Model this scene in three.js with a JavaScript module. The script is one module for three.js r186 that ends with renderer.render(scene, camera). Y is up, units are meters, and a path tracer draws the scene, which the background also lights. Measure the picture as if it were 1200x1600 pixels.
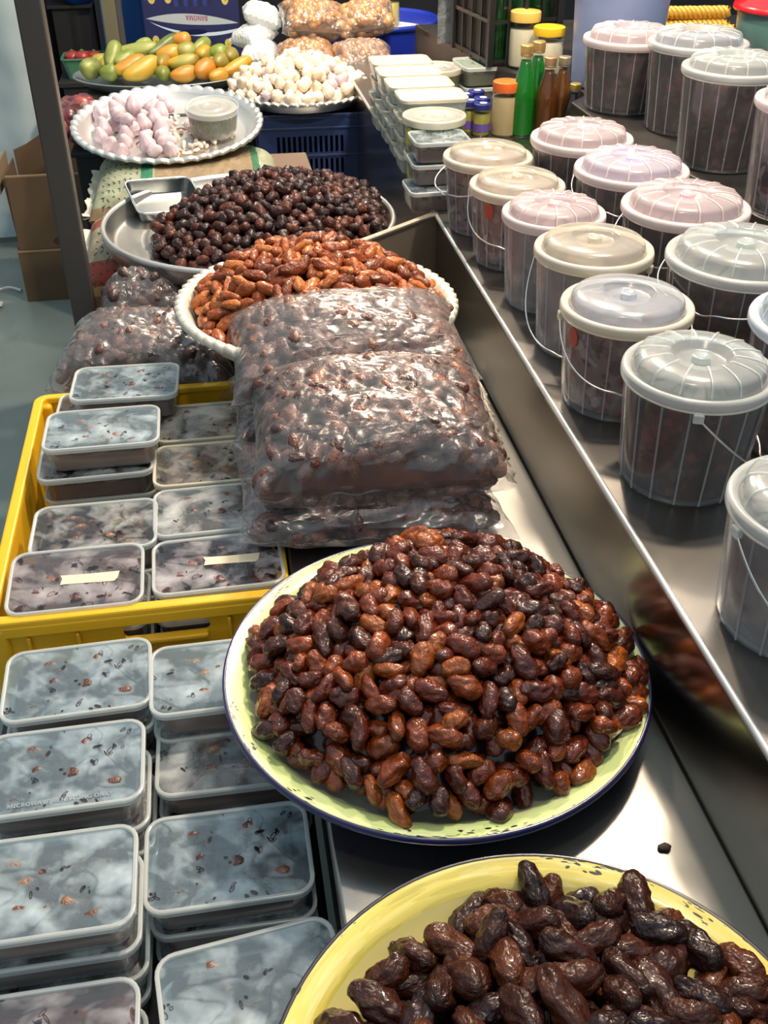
import * as THREE from 'three';
import { mergeGeometries, mergeVertices } from 'three/addons/utils/BufferGeometryUtils.js';
import { RoundedBoxGeometry } from 'three/addons/geometries/RoundedBoxGeometry.js';
import { TextGeometry } from 'three/addons/geometries/TextGeometry.js';
import { FontLoader } from 'three/addons/loaders/FontLoader.js';
import { ImprovedNoise } from 'three/addons/math/ImprovedNoise.js';

// ------------------------------------------------------------------ camera, sky, lamps, exposure
const scene = new THREE.Scene();
const rad = THREE.MathUtils.degToRad;
const camera = new THREE.PerspectiveCamera(53.13, 3 / 4, 0.05, 60);
camera.position.set(0, 1.6, 0);
camera.rotation.order = 'YXZ';
camera.rotation.set(rad(-35), rad(-9.45), 0);
camera.updateMatrixWorld(true);

const renderer = new THREE.WebGLRenderer({ antialias: true });
renderer.toneMapping = THREE.LinearToneMapping;
renderer.toneMappingExposure = 1.13;
renderer.shadowMap.enabled = true;

{ // pale bluish overcast, a little brighter overhead than at the horizon, the same all round
  const W = 64, H = 32, d = new Float32Array(W * H * 4);
  for (let j = 0; j < H; j++) {
    const e = ((j + 0.5) / H - 0.5) * Math.PI, s = Math.max(0, Math.sin(e));
    const v = e < 0 ? 0.08 : 0.22 + 0.42 * s;
    for (let i = 0; i < W; i++) d.set([v * 0.8, v * 0.96, v * 1.05, 1], (j * W + i) * 4);
  }
  const sky = new THREE.DataTexture(d, W, H, THREE.RGBAFormat, THREE.FloatType);
  sky.mapping = THREE.EquirectangularReflectionMapping;
  sky.magFilter = sky.minFilter = THREE.LinearFilter;
  sky.needsUpdate = true;
  scene.background = sky; scene.environment = sky;
}
const LAMPS = [ // x, y, z, candela : lamps hung over the back of the stall
  [0.80, 2.45, -1.45, 7.0], [0.70, 2.45, -2.35, 7.5], [0.45, 2.45, -3.45, 8.0], [0.10, 2.5, -0.45, 0.9],
];
const LAMP_COLOR = new THREE.Color().setRGB(1.0, 0.80, 0.60);

// ------------------------------------------------------------------ helpers
function rng(seed) { let a = seed >>> 0; return () => { a = (a + 0x6D2B79F5) | 0; let t = Math.imul(a ^ (a >>> 15), 1 | a); t = (t + Math.imul(t ^ (t >>> 7), 61 | t)) ^ t; return ((t ^ (t >>> 14)) >>> 0) / 4294967296; }; }
const P = new ImprovedNoise();
const ns = (x, y, z) => P.noise(x, y, z);
const fbm = (x, y, z, o = 4) => { let s = 0, a = 0.5, f = 1; for (let i = 0; i < o; i++) { s += a * P.noise(x * f + 7.3 * i, y * f + 3.1 * i, z * f); a *= 0.5; f *= 2.03; } return s; };
const C = (r, g, b) => new THREE.Color().setRGB(r, g, b);
const V = (x, y, z) => new THREE.Vector3(x, y, z);
const used = new Map();
function numbered(name) { const n = used.get(name) ?? 0; used.set(name, n + 1); return n ? name + '_' + String(n).padStart(3, '0') : name; }
function shade(o) { o.castShadow = true; o.receiveShadow = true; return o; }
function tag(o, label, category, group) { o.userData.label = label; if (category) o.userData.category = category; if (group) o.userData.group = group; return o; }
function thing(name, label, category, pos = [0, 0, 0], turn = 0, group) {
  const o = new THREE.Group(); o.name = numbered(name); scene.add(o); o.position.set(...pos); o.rotation.y = turn;
  return tag(o, label, category, group);
}
function part(parent, name, geo, mat, label, kind) {
  const m = shade(new THREE.Mesh(geo, mat)); m.name = numbered(name); parent.add(m);
  if (label) m.userData.label = label;
  if (kind) m.userData.kind = kind;
  return m;
}
function solo(name, geo, mat, label, category, pos = [0, 0, 0], group) {
  const m = shade(new THREE.Mesh(geo, mat)); m.name = numbered(name); m.position.set(...pos); scene.add(m); return tag(m, label, category, group);
}
function struct(name, geo, mat, label, pos = [0, 0, 0]) { const m = shade(new THREE.Mesh(geo, mat)); m.name = name; m.position.set(...pos); m.userData.kind = 'structure'; if (label) m.userData.label = label; scene.add(m); return m; }
const at = (g, x, y, z, ry = 0, rx = 0, rz = 0) => g.applyMatrix4(new THREE.Matrix4().compose(V(x, y, z), new THREE.Quaternion().setFromEuler(new THREE.Euler(rx, ry, rz, 'YXZ')), V(1, 1, 1)));
const box = (w, h, d, x = 0, y = 0, z = 0, r = 0) => (r ? new RoundedBoxGeometry(w, h, d, 2, r) : new THREE.BoxGeometry(w, h, d)).translate(x, y, z);
const lathe = (pts, n = 48) => new THREE.LatheGeometry(pts.map(([r, y]) => new THREE.Vector2(Math.max(r, 1e-5), y)), n);
const tube = (pts, r, n = 40, k = 6, closed = false) => new THREE.TubeGeometry(new THREE.CatmullRomCurve3(pts.map((p) => V(...p)), closed), n, r, k, closed);
const clean = (g) => { const o = new THREE.BufferGeometry(); const q = g.index ? g.toNonIndexed() : g; for (const k of ['position', 'normal', 'uv']) if (q.attributes[k]) o.setAttribute(k, q.attributes[k]); return o; };
const join = (list) => mergeGeometries(list.map(clean));
function rrect(w, d, r, n = 5) {
  const s = new THREE.Shape(), x = w / 2 - r, y = d / 2 - r, p = [];
  for (const [cx, cy, a] of [[x, -y, -90], [x, y, 0], [-x, y, 90], [-x, -y, 180]]) for (let i = 0; i <= n; i++) { const t = rad(a + (90 * i) / n); p.push(new THREE.Vector2(cx + r * Math.cos(t), cy + r * Math.sin(t))); }
  s.setFromPoints(p); return s;
}
function extr(shape, h, bev = 0) { // a shape in the xz plane, standing from y = 0 to y = h
  const g = new THREE.ExtrudeGeometry(shape, { depth: Math.max(h - 2 * bev, 1e-4), bevelEnabled: bev > 0, bevelThickness: bev, bevelSize: bev, bevelOffset: -bev, bevelSegments: 2, curveSegments: 8 });
  g.translate(0, 0, bev); g.rotateX(-Math.PI / 2); return g;
}
function ringShape(w, d, r, t) { const s = rrect(w, d, r); s.holes.push(new THREE.Path().setFromPoints(rrect(w - 2 * t, d - 2 * t, Math.max(r - t, 0.001)).getPoints().reverse())); return s; }
function loft(rings, capA = false, capB = false) { // rings of equal count, each an array of Vector3
  const n = rings[0].length, pos = [], uv = [], idx = [];
  rings.forEach((r, i) => { for (let j = 0; j <= n; j++) { const p = r[j % n]; pos.push(p.x, p.y, p.z); uv.push(j / n, i / (rings.length - 1)); } });
  const w = n + 1;
  for (let i = 0; i + 1 < rings.length; i++) for (let j = 0; j < n; j++) { const a = i * w + j, b = a + 1, c = a + w, d = c + 1; idx.push(a, b, d, a, d, c); }
  for (const [on, i, flip] of [[capA, 0, true], [capB, rings.length - 1, false]]) if (on) {
    const c = rings[i].reduce((s, p) => s.add(p), V(0, 0, 0)).divideScalar(n), k = pos.length / 3; pos.push(c.x, c.y, c.z); uv.push(0.5, 0.5);
    const o = pos.length / 3; for (let j = 0; j <= n; j++) { const p = rings[i][j % n]; pos.push(p.x, p.y, p.z); uv.push(0.5 + p.x, 0.5 + p.z); }
    for (let j = 0; j < n; j++) flip ? idx.push(k, o + j + 1, o + j) : idx.push(k, o + j, o + j + 1);
  }
  const g = new THREE.BufferGeometry(); g.setAttribute('position', new THREE.Float32BufferAttribute(pos, 3)); g.setAttribute('uv', new THREE.Float32BufferAttribute(uv, 2)); g.setIndex(idx); g.computeVertexNormals(); return g;
}
const rring = (w, d, r, y, n = 5) => rrect(w, d, r, n).getPoints().map((p) => V(p.x, y, -p.y));
function recolor(g, fn) { const p = g.attributes.position, c = new Float32Array(p.count * 3); for (let i = 0; i < p.count; i++) c.set(fn(p.getX(i), p.getY(i), p.getZ(i)), i * 3); g.setAttribute('color', new THREE.BufferAttribute(c, 3)); return g; }
function displace(g, fn) { const p = g.attributes.position; for (let i = 0; i < p.count; i++) { const v = fn(V(p.getX(i), p.getY(i), p.getZ(i)), i); p.setXYZ(i, v.x, v.y, v.z); } g.computeVertexNormals(); return g; }
const std = (o) => new THREE.MeshStandardMaterial(o);
const phy = (o) => new THREE.MeshPhysicalMaterial(o);
const sheet = (color, through, roughness, o = {}) => phy({ color, transmission: through, thickness: 0, roughness, ior: 1.5, side: THREE.DoubleSide, ...o });
function dataTex(W, H, fn, srgb = false) {
  const d = new Uint8Array(W * H * 4);
  for (let j = 0; j < H; j++) for (let i = 0; i < W; i++) { const c = fn(i / W, j / H); const k = (j * W + i) * 4; for (let q = 0; q < 3; q++) d[k + q] = Math.max(0, Math.min(255, 255 * (c.length ? c[q] : c))); d[k + 3] = 255; }
  const t = new THREE.DataTexture(d, W, H); t.wrapS = t.wrapT = THREE.RepeatWrapping; t.magFilter = THREE.LinearFilter; t.minFilter = THREE.LinearMipmapLinearFilter; t.generateMipmaps = true; if (srgb) t.colorSpace = THREE.SRGBColorSpace; t.needsUpdate = true; return t;
}
function canvasTex(W, H, draw) { const c = document.createElement('canvas'); c.width = W; c.height = H; draw(c.getContext('2d'), W, H); const t = new THREE.CanvasTexture(c); t.colorSpace = THREE.SRGBColorSpace; t.wrapS = t.wrapT = THREE.RepeatWrapping; return t; }
const repeat = (t, x, y) => { const c = t.clone(); c.repeat.set(x, y); c.needsUpdate = true; return c; };

// ------------------------------------------------------------------ textures and materials
const brushed = dataTex(256, 256, (u, v) => 0.5 + 0.28 * fbm(u * 3, v * 90, 1.2, 3) + 0.12 * fbm(u * 8, v * 8, 4, 3));
const smear = dataTex(256, 256, (u, v) => 0.66 + 0.5 * fbm(u * 5, v * 3.5, 9.1, 4));
const fineNoise = dataTex(256, 256, (u, v) => 0.5 + 0.8 * fbm(u * 24, v * 24, 2, 3));
const crinkle = dataTex(512, 512, (u, v) => { const a = 1 - Math.abs(fbm(u * 7, v * 7, 3.3, 4)) * 3, b = 1 - Math.abs(fbm(u * 16 + 9, v * 9, 8.1, 3)) * 3; return 0.55 * a + 0.35 * b; });
const steel = phy({ color: C(0.33, 0.325, 0.305), metalness: 1, roughness: 0.5, roughnessMap: smear, bumpMap: brushed, bumpScale: 0.00012 });
const steelDark = phy({ color: C(0.33, 0.32, 0.30), metalness: 1, roughness: 0.46, roughnessMap: smear, bumpMap: brushed, bumpScale: 0.0001 });
const steelWall = phy({ color: C(0.40, 0.37, 0.32), metalness: 1, roughness: 0.34, roughnessMap: smear, bumpMap: brushed, bumpScale: 0.00008 });
const steelEdge = phy({ color: C(0.75, 0.76, 0.76), metalness: 0.7, roughness: 0.4 });
const alu = phy({ color: C(0.5, 0.5, 0.48), metalness: 1, roughness: 0.55, roughnessMap: smear });
const aluBright = phy({ color: C(0.8, 0.8, 0.78), metalness: 0.85, roughness: 0.36 });
const scoopMetal = phy({ color: C(0.72, 0.74, 0.75), metalness: 1, roughness: 0.22 });
const wire = phy({ color: C(0.75, 0.75, 0.73), metalness: 1, roughness: 0.25 });
const darkBox = std({ color: C(0.012, 0.012, 0.014), roughness: 0.6 });
const frostRim = sheet(C(0.84, 0.88, 0.88), 0.6, 0.26);
const creamRim = sheet(C(0.84, 0.80, 0.68), 0.42, 0.3);
const pinkRim = sheet(C(0.88, 0.8, 0.8), 0.42, 0.3);
const blueRim = sheet(C(0.76, 0.86, 0.95), 0.45, 0.3);
const bodyClear = sheet(C(0.9, 0.9, 0.93), 0.95, 0.16);
const bodyMilky = sheet(C(0.85, 0.87, 0.9), 0.82, 0.24);
const tubClear = sheet(C(0.9, 0.93, 0.95), 0.93, 0.16);
const glass = phy({ color: C(0.96, 0.98, 0.97), transmission: 1, thickness: 0, roughness: 0.06, side: THREE.DoubleSide });
const pale = (r, g, b, through = 0.74, rough = 0.2) => sheet(C(r, g, b), through, rough, { ior: 1.6 });

// ------------------------------------------------------------------ the setting
const floorMat = std({ color: C(0.24, 0.30, 0.285), roughness: 0.55, roughnessMap: smear, map: dataTex(256, 256, (u, v) => 0.86 + 0.25 * fbm(u * 6, v * 6, 5, 5)) });
{
  const g = new THREE.BoxGeometry(14, 0.1, 16); const uv = g.attributes.uv; for (let i = 0; i < uv.count; i++) uv.setXY(i, uv.getX(i) * 9, uv.getY(i) * 10);
  struct('floor', g, floorMat, 'pale grey-green concrete floor of the aisle', [0, -0.05, -4]);
}
{ // black back screen far behind the stall, closing off the view along the top
  const g = new THREE.PlaneGeometry(9, 3, 90, 12); displace(g, (p) => { p.z += 0.05 * Math.sin(p.x * 9) + 0.03 * ns(p.x * 3, p.y * 2, 0); return p; });
  const b = g.clone(); b.translate(0, 0, -0.02);
  struct('wall_back', join([g, b]), std({ color: C(0.012, 0.014, 0.022), roughness: 0.85, side: THREE.DoubleSide }), 'dark navy cloth screen closing the back of the stall', [0.4, 1.5, -6.2]);
}

// ------------------------------------------------------------------ steel counter
const metreUV = (g, sx = 1, sy = 1) => { const p = g.attributes.position, n = g.attributes.normal, uv = new Float32Array(p.count * 2); for (let i = 0; i < p.count; i++) { const ax = Math.abs(n.getX(i)), ay = Math.abs(n.getY(i)); const u = ax > 0.7 ? p.getZ(i) : ay > 0.7 ? p.getZ(i) : p.getX(i), v = ay > 0.7 ? p.getX(i) : p.getY(i); uv.set([u * sx, v * sy], i * 2); } g.setAttribute('uv', new THREE.BufferAttribute(uv, 2)); return g; };
{
  const c = thing('steel_counter', 'stainless steel stall counter with a raised shelf and step behind the trays', 'counter');
  part(c, 'worktop', metreUV(box(0.378, 0.03, 2.27, 0.242, 0.745, -0.845, 0.004)), steel);
  part(c, 'rear_worktop', join([metreUV(box(0.158, 0.03, 0.96, 0.352, 0.605, -2.47)), metreUV(box(0.3, 0.03, 0.46, 0.281, 0.605, -3.17))]), steel);
  part(c, 'back_panel', metreUV(box(0.012, 0.32, 3.65, 0.437, 0.744, -1.575)), steelWall);
  part(c, 'shelf', metreUV(box(1.6, 0.016, 3.65, 1.231, 0.912, -1.575)), steelDark);
  part(c, 'shelf_edge', new THREE.CylinderGeometry(0.0042, 0.0042, 3.65, 16).rotateX(Math.PI / 2).translate(0.4305, 0.9165, -1.575), steelEdge, 'bright folded front edge of the shelf');
  // slanted divider at the far end of the worktop
  const a = V(0.255, 0, -1.824), b = V(0.431, 0, -1.96), L = a.distanceTo(b);
  const d = part(c, 'divider', join([metreUV(box(L, 0.16, 0.006, 0, 0.84, 0)), box(L, 0.006, 0.014, 0, 0.92, 0, 0.002)]), phy({ color: C(0.42, 0.38, 0.32), metalness: 0.75, roughness: 0.55, roughnessMap: smear, bumpMap: brushed, bumpScale: 0.0001 }), 'upright steel divider plate at the end of the worktop');
  d.position.set((a.x + b.x) / 2, 0, (a.z + b.z) / 2); d.rotation.y = -Math.atan2(b.z - a.z, b.x - a.x);
  const e = part(c, 'end_plate', metreUV(box(0.155, 0.16, 0.008, 0.35, 0.68, -1.977)), steelDark);
  // raised step behind the shelf: its edge runs at a slant
  const s = new THREE.Shape([[0.665, 3.4], [0.735, 2.85], [0.8, 2.645], [0.895, 2.58], [0.895, 2.45], [0.835, 2.38], [0.84, 2.1], [1.06, 0.55], [2.03, 0.55], [2.03, 3.4]].map(([x, z]) => new THREE.Vector2(x, z)));
  part(c, 'raised_step', metreUV(extr(s, 0.098, 0.003).translate(0, 0.92, 0)), phy({ color: C(0.13, 0.125, 0.12), metalness: 0.9, roughness: 0.55, roughnessMap: smear }), 'raised steel step along the back of the shelf');
  part(c, 'body', join([box(0.37, 0.58, 2.2, 0.245, 0.3, -0.86), box(0.15, 0.57, 1.4, 0.352, 0.295, -2.68), box(0.28, 0.57, 0.4, 0.285, 0.295, -3.18), box(1.55, 0.88, 3.6, 1.24, 0.45, -1.575)]), steelDark);
  part(c, 'worktop_side', metreUV(box(0.006, 0.17, 2.2, 0.06, 0.66, -0.85)), steelDark);
}
for (const [label, x, z, w, d] of [['dark low trestle table under the date boxes and the yellow crate', -0.15, -0.86, 0.4, 2.02], ['dark low trestle table under the stacked woven sacks', -0.02, -2.46, 0.43, 0.96]]) {
  const t = thing('low_table', label, 'table', [x, 0, z]);
  part(t, 'tabletop', box(w, 0.03, d, 0, 0.555, 0, 0.004), std({ color: C(0.03, 0.03, 0.032), roughness: 0.5 }));
  for (const q of [-1, 1]) for (const v of [-1, 1]) part(t, 'leg', box(0.035, 0.54, 0.035, q * (w / 2 - 0.03), 0.27, v * (d / 2 - 0.05), 0.004), steelDark);
}
{ // steel post
  const p = thing('steel_post', 'dark grey square steel post standing at the aisle side of the stall', 'post', [-0.272, 0, -1.945]);
  const m = phy({ color: C(0.085, 0.08, 0.078), metalness: 0.5, roughness: 0.42 });
  part(p, 'shaft', new RoundedBoxGeometry(0.043, 2.6, 0.043, 3, 0.004).translate(0, 1.3, 0), m);
  part(p, 'foot_plate', box(0.09, 0.008, 0.09, 0, 0.004, 0, 0.002), m);
}
// lamps over the stall
LAMPS.forEach(([x, y, z, cd], i) => {
  const l = thing('pendant_lamp', ['warm pendant lamp hung over the small buckets', 'warm pendant lamp hung over the bottles', 'warm pendant lamp hung over the white garlic', 'warm pendant lamp hung over the green-rimmed tray'][i], 'lamp', [x, y, z]);
  part(l, 'shade', lathe([[0.02, 0.16], [0.035, 0.15], [0.06, 0.09], [0.15, 0.02], [0.16, 0.0], [0.155, 0.0], [0.055, 0.085], [0.03, 0.14]], 32), std({ color: C(0.2, 0.2, 0.2), metalness: 0.6, roughness: 0.5, side: THREE.DoubleSide }));
  part(l, 'cord', new THREE.CylinderGeometry(0.004, 0.004, 1.2, 8).translate(0, 0.75, 0), darkBox);
  const b = part(l, 'bulb', new THREE.SphereGeometry(0.055, 20, 14), std({ color: C(1, 0.9, 0.8), emissive: LAMP_COLOR, emissiveIntensity: 18 }));
  b.castShadow = false;
  const s = new THREE.PointLight(LAMP_COLOR, cd, 0, 2); s.castShadow = true; s.shadow.radius = 2.6; s.name = 'lamp_light'; l.add(s);
});

// ------------------------------------------------------------------ dates
function healSeam(g) { // averages the normals of vertices that share a place
  const p = g.attributes.position, n = g.attributes.normal, at0 = new Map();
  for (let i = 0; i < p.count; i++) { const k = `${Math.round(p.getX(i) * 2e5)},${Math.round(p.getY(i) * 2e5)},${Math.round(p.getZ(i) * 2e5)}`; const e = at0.get(k); e ? e.push(i) : at0.set(k, [i]); }
  for (const e of at0.values()) if (e.length > 1) { const v = V(0, 0, 0); for (const i of e) v.add(V(n.getX(i), n.getY(i), n.getZ(i))); v.normalize(); for (const i of e) n.setXYZ(i, v.x, v.y, v.z); }
  return g;
}
function dateGeo(L, W, seed, wrinkle = 0.1, seg = 18, rings = 12) {
  const r = rng(seed), k = r() * 50, bend = (r() - 0.5) * 0.14, as = (r() - 0.5) * 0.3, flat = 0.8 + 0.2 * r(), blunt = 0.32 + 0.12 * r();
  const g = new THREE.SphereGeometry(1, seg, rings); g.rotateZ(Math.PI / 2);
  displace(g, (d) => {
    const ang = Math.atan2(d.z, d.y), x = d.x, c = Math.cos(ang), sn = Math.sin(ang), q = Math.pow(Math.max(0, 1 - x * x), blunt) * (1 + as * x);
    const ridge = 1 - 2.2 * Math.abs(fbm(c * 1.5 + k, sn * 1.5, x * 1.7 + k, 3)), dent = fbm(x * 1.4 + k, d.y * 1.4, d.z * 1.4 + 4, 2);
    const rr = (W / 2) * q * (1 + wrinkle * (ridge - 0.6) + 0.6 * dent);
    return V((L / 2) * x, rr * c * flat + bend * L * (x * x - 0.4) * 0.5, rr * sn);
  });
  healSeam(g);
  return recolor(g, (x, y, z) => { const t = 1 + 0.9 * fbm(x * 60 + k, y * 60, z * 60, 3); const e = 1 - 0.35 * Math.pow(Math.abs(x) / (L / 2), 6); return [t * e, t * e * (0.9 + 0.12 * t), t * e]; });
}
const wrinkles = dataTex(256, 128, (u, v) => { const c = Math.cos(u * 6.2832), q = Math.sin(u * 6.2832); const a = 1 - 2.6 * Math.abs(fbm(c * 1.2, q * 1.2, v * 6.5 + 3, 3)), b = 1 - 2.6 * Math.abs(fbm(c * 2.4 + 9, q * 2.4, v * 13, 3)); return 0.55 * a + 0.4 * b; });
// drops dates one by one on a height map until it reaches the wanted heap
function heap({ cx, cz, R, floorY, top, L, W, seed, most = 2000, sink = 0.12, tiltMax = 0.6 }) {
  const r = rng(seed), S = 0.003, N = Math.ceil((2 * R) / S), H = new Float32Array(N * N), T = new Float32Array(N * N), id = new Int32Array(N * N).fill(-1);
  const X = (i) => cx - R + (i + 0.5) * S, Z = (j) => cz - R + (j + 0.5) * S;
  for (let j = 0; j < N; j++) for (let i = 0; i < N; i++) { const x = X(i), z = Z(j), t = top(x, z); T[j * N + i] = t ?? -9; H[j * N + i] = Math.max(floorY(x, z), (t ?? -9) - 1.5 * W); }
  const core = H.slice(), out = [];
  for (let n = 0, miss = 0; n < most && miss < 60;) {
    let bi = -1, bd = W * 0.3;
    for (let q = 0; q < 28; q++) { const k = (r() * N * N) | 0; if (T[k] < -5) continue; const d = T[k] - H[k]; if (d > bd) { bd = d; bi = k; } }
    if (bi < 0) { miss++; continue; }
    const i0 = bi % N, j0 = (bi / N) | 0, x0 = X(i0), z0 = Z(j0), yaw = r() * Math.PI * 2, sc = 0.88 + 0.26 * r(), l = (L * sc) / 2, w = (W * sc) / 2, cy = Math.cos(yaw), sy = Math.sin(yaw);
    const e = Math.max(2, Math.round((l * 0.8) / S)), hAt = (a) => { const i = Math.round(i0 + a * e * cy), j = Math.round(j0 + a * e * sy); return i < 0 || j < 0 || i >= N || j >= N ? H[bi] : H[j * N + i]; };
    let tan = (hAt(1) - hAt(-1)) / (2 * e * S); tan = Math.max(-tiltMax, Math.min(tiltMax, tan * 0.8 + (r() - 0.5) * 0.7));
    const m = Math.ceil(l / S), cells = [], needs = []; let zc;
    for (let dj = -m; dj <= m; dj++) for (let di = -m; di <= m; di++) {
      const i = i0 + di, j = j0 + dj; if (i < 0 || j < 0 || i >= N || j >= N) continue;
      const u = (di * cy + dj * sy) * S, v = (-di * sy + dj * cy) * S, q = 1 - (u * u) / (l * l) - (v * v) / (w * w); if (q <= 0) continue;
      const t = w * Math.sqrt(q), k = j * N + i; cells.push(k, u * tan, t); const need = H[k] - (u * tan - t); needs.push(need);
    }
    needs.sort((a, b) => a - b); zc = needs[Math.floor(needs.length * 0.8)] - sink * W;
    if (zc + w * 0.3 > T[bi] + W * 0.6) { T[bi] = H[bi]; miss += 0.2; continue; }
    miss = 0;
    for (let c = 0; c < cells.length; c += 3) { const k = cells[c], y = zc + cells[c + 1] + cells[c + 2]; if (y > H[k]) { H[k] = y; id[k] = n; } }
    const q = new THREE.Quaternion().setFromEuler(new THREE.Euler(0, -yaw, 0)).multiply(new THREE.Quaternion().setFromAxisAngle(V(0, 0, 1), Math.atan(tan))).multiply(new THREE.Quaternion().setFromAxisAngle(V(1, 0, 0), r() * 6.283));
    out.push({ p: V(x0, zc, z0), q, s: sc, n, seen: 0, pick: r() }); n++;
  }
  for (let k = 0; k < N * N; k++) if (id[k] >= 0) out[id[k]].seen++;
  // the unseen middle of the heap
  const step = 4, M = Math.floor(N / step), pos = [], idx = [];
  for (let j = 0; j < M; j++) for (let i = 0; i < M; i++) { const k = j * step * N + i * step; pos.push(X(i * step), core[k] + (T[k] < -5 ? -0.02 : 0) - 0.002, Z(j * step)); }
  const ok = (a) => { const k = Math.floor(a / M) * step * N + (a % M) * step; return core[k] > floorY(X(k % N), Z((k / N) | 0)) + 1e-4; };
  for (let j = 0; j + 1 < M; j++) for (let i = 0; i + 1 < M; i++) { const a = j * M + i; if (ok(a) && ok(a + 1) && ok(a + M) && ok(a + M + 1)) idx.push(a, a + M, a + 1, a + 1, a + M, a + M + 1); }
  const g = new THREE.BufferGeometry(); g.setAttribute('position', new THREE.Float32BufferAttribute(pos, 3)); g.setIndex(idx); g.computeVertexNormals();
  return { out, core: g };
}
function coloured(g, c) { const n = g.attributes.position.count; if (!g.attributes.color) g.setAttribute('color', new THREE.BufferAttribute(new Float32Array(n * 3).fill(1), 3)); const a = g.attributes.color; const o = new Float32Array(n * 3); for (let i = 0; i < n; i++) { o[3 * i] = a.getX(i) * c.r; o[3 * i + 1] = a.getY(i) * c.g; o[3 * i + 2] = a.getZ(i) * c.b; } g.setAttribute('color', new THREE.BufferAttribute(o, 3)); return g; }
const flatten = (g) => { const o = new THREE.BufferGeometry(), q = g.index ? g.toNonIndexed() : g; for (const k of ['position', 'normal', 'color']) o.setAttribute(k, q.attributes[k]); o.setAttribute('uv', q.attributes.uv ?? new THREE.BufferAttribute(new Float32Array(q.attributes.position.count * 2), 2)); return o; };
function layHeap(h, geos, tints, look, name, label, group, restName, restLabel, max = 300) {
  const mats = tints.map((c) => phy({ color: c, vertexColors: true, ...look })), stuffMat = phy({ color: C(1, 1, 1), vertexColors: true, ...look });
  const order = h.out.slice().sort((a, b) => b.seen - a.seen), keep = new Set(order.slice(0, max)), rest = [];
  for (const d of h.out) {
    if (!d.seen) continue;
    const gi = (d.pick * 977) % geos.length | 0, ti = (d.pick * 7919) % tints.length | 0;
    if (keep.has(d)) { const m = shade(new THREE.Mesh(geos[gi], mats[ti])); m.name = numbered(name); m.position.copy(d.p); m.quaternion.copy(d.q); m.scale.setScalar(d.s); scene.add(m); tag(m, label, 'date', group); }
    else rest.push(flatten(coloured(geos[gi].clone().applyMatrix4(new THREE.Matrix4().compose(d.p, d.q, V(d.s, d.s, d.s))), tints[ti])));
  }
  rest.push(flatten(coloured(h.core, tints[tints.length - 1].clone().multiplyScalar(0.3))));
  const m = shade(new THREE.Mesh(mergeGeometries(rest), stuffMat)); m.name = restName; m.userData.kind = 'stuff'; m.userData.label = restLabel; scene.add(m);
  return keep.size;
}
const mound = (cx, cz, r0, base, Hm, p, wob, seed) => (x, z) => { const a = Math.atan2(z - cz, x - cx), r = Math.hypot(x - cx, z - cz) / (r0 * (1 + wob * ns(Math.cos(a) * 1.6 + seed, Math.sin(a) * 1.6, seed))); return r >= 1 ? null : base + Hm * (1 - Math.pow(r, p)) * (1 + 0.12 * ns(x * 16, z * 16, seed)); };
// a dish wall: radius -> height of the inside surface
const dishFloor = (cx, cz, y0, rFlat, rRim, yRim) => (x, z) => { const r = Math.hypot(x - cx, z - cz); return r < rFlat ? y0 : y0 + (yRim - y0) * Math.pow(Math.min(1, (r - rFlat) / (rRim - rFlat)), 1.4); };

// enamel tray with a rolled rim; chips are worn enamel showing black iron
function enamelTray(label, pos, R, basinC, rimC, underC, chips, seed) {
  const t = thing('enamel_tray', label, 'tray', pos);
  const r = rng(seed), chipTex = canvasTex(2048, 128, (c, w, h) => {
    c.fillStyle = rimC; c.fillRect(0, 0, w, h);
    for (let i = 0; i < 260; i++) { c.fillStyle = ['rgba(255,255,235,.16)', 'rgba(120,110,40,.10)'][i & 1]; c.beginPath(); c.ellipse(r() * w, r() * h, 10 + r() * 60, 3 + r() * 12, 0, 0, 7); c.fill(); }
    for (const [u, s] of chips) for (let i = 0; i < 14 * s; i++) { c.fillStyle = i % 5 ? '#1b1c20' : '#6b6a5a'; c.beginPath(); c.ellipse(((u + (r() - 0.5) * 0.03 * s) % 1) * w, h * 0.42 * Math.pow(r(), 1.6), 1.5 + r() * 6, 1 + r() * 5, r() * 3, 0, 7); c.fill(); }
    for (let i = 0; i < 26; i++) { c.fillStyle = '#26262a'; c.beginPath(); c.ellipse(r() * w, h * 0.1 * r(), 1 + r() * 4, 1 + r() * 4, r() * 3, 0, 7); c.fill(); }
  });
  const look = { roughness: 0.28, clearcoat: 0.7, clearcoatRoughness: 0.12, side: THREE.DoubleSide };
  part(t, 'basin', lathe([[0, -0.038], [R * 0.55, -0.038], [R * 0.74, -0.036], [R * 0.82, -0.026], [R * 0.875, -0.012]], 96), phy({ color: basinC, ...look }), 'pale enamelled inside of the tray');
  part(t, 'rim', lathe([[R * 0.875, -0.012], [R * 0.9, -0.0065], [R * 0.93, -0.004], [R * 0.965, -0.0015], [R * 0.982, -0.0005]], 96), phy({ color: C(1, 1, 1), map: chipTex, ...look }), 'coloured flared rim with chipped enamel');
  part(t, 'underside', lathe([[R * 0.982, -0.0005], [R * 0.99, 0.0008], [R * 0.998, -0.0006], [R * 1.001, -0.004], [R * 0.999, -0.007], [R * 0.985, -0.0095], [R * 0.9, -0.014], [R * 0.83, -0.031], [R * 0.75, -0.042], [0, -0.042]], 96), phy({ color: underC, ...look }), 'dark blue enamelled underside and edge');
  return t;
}
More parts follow.
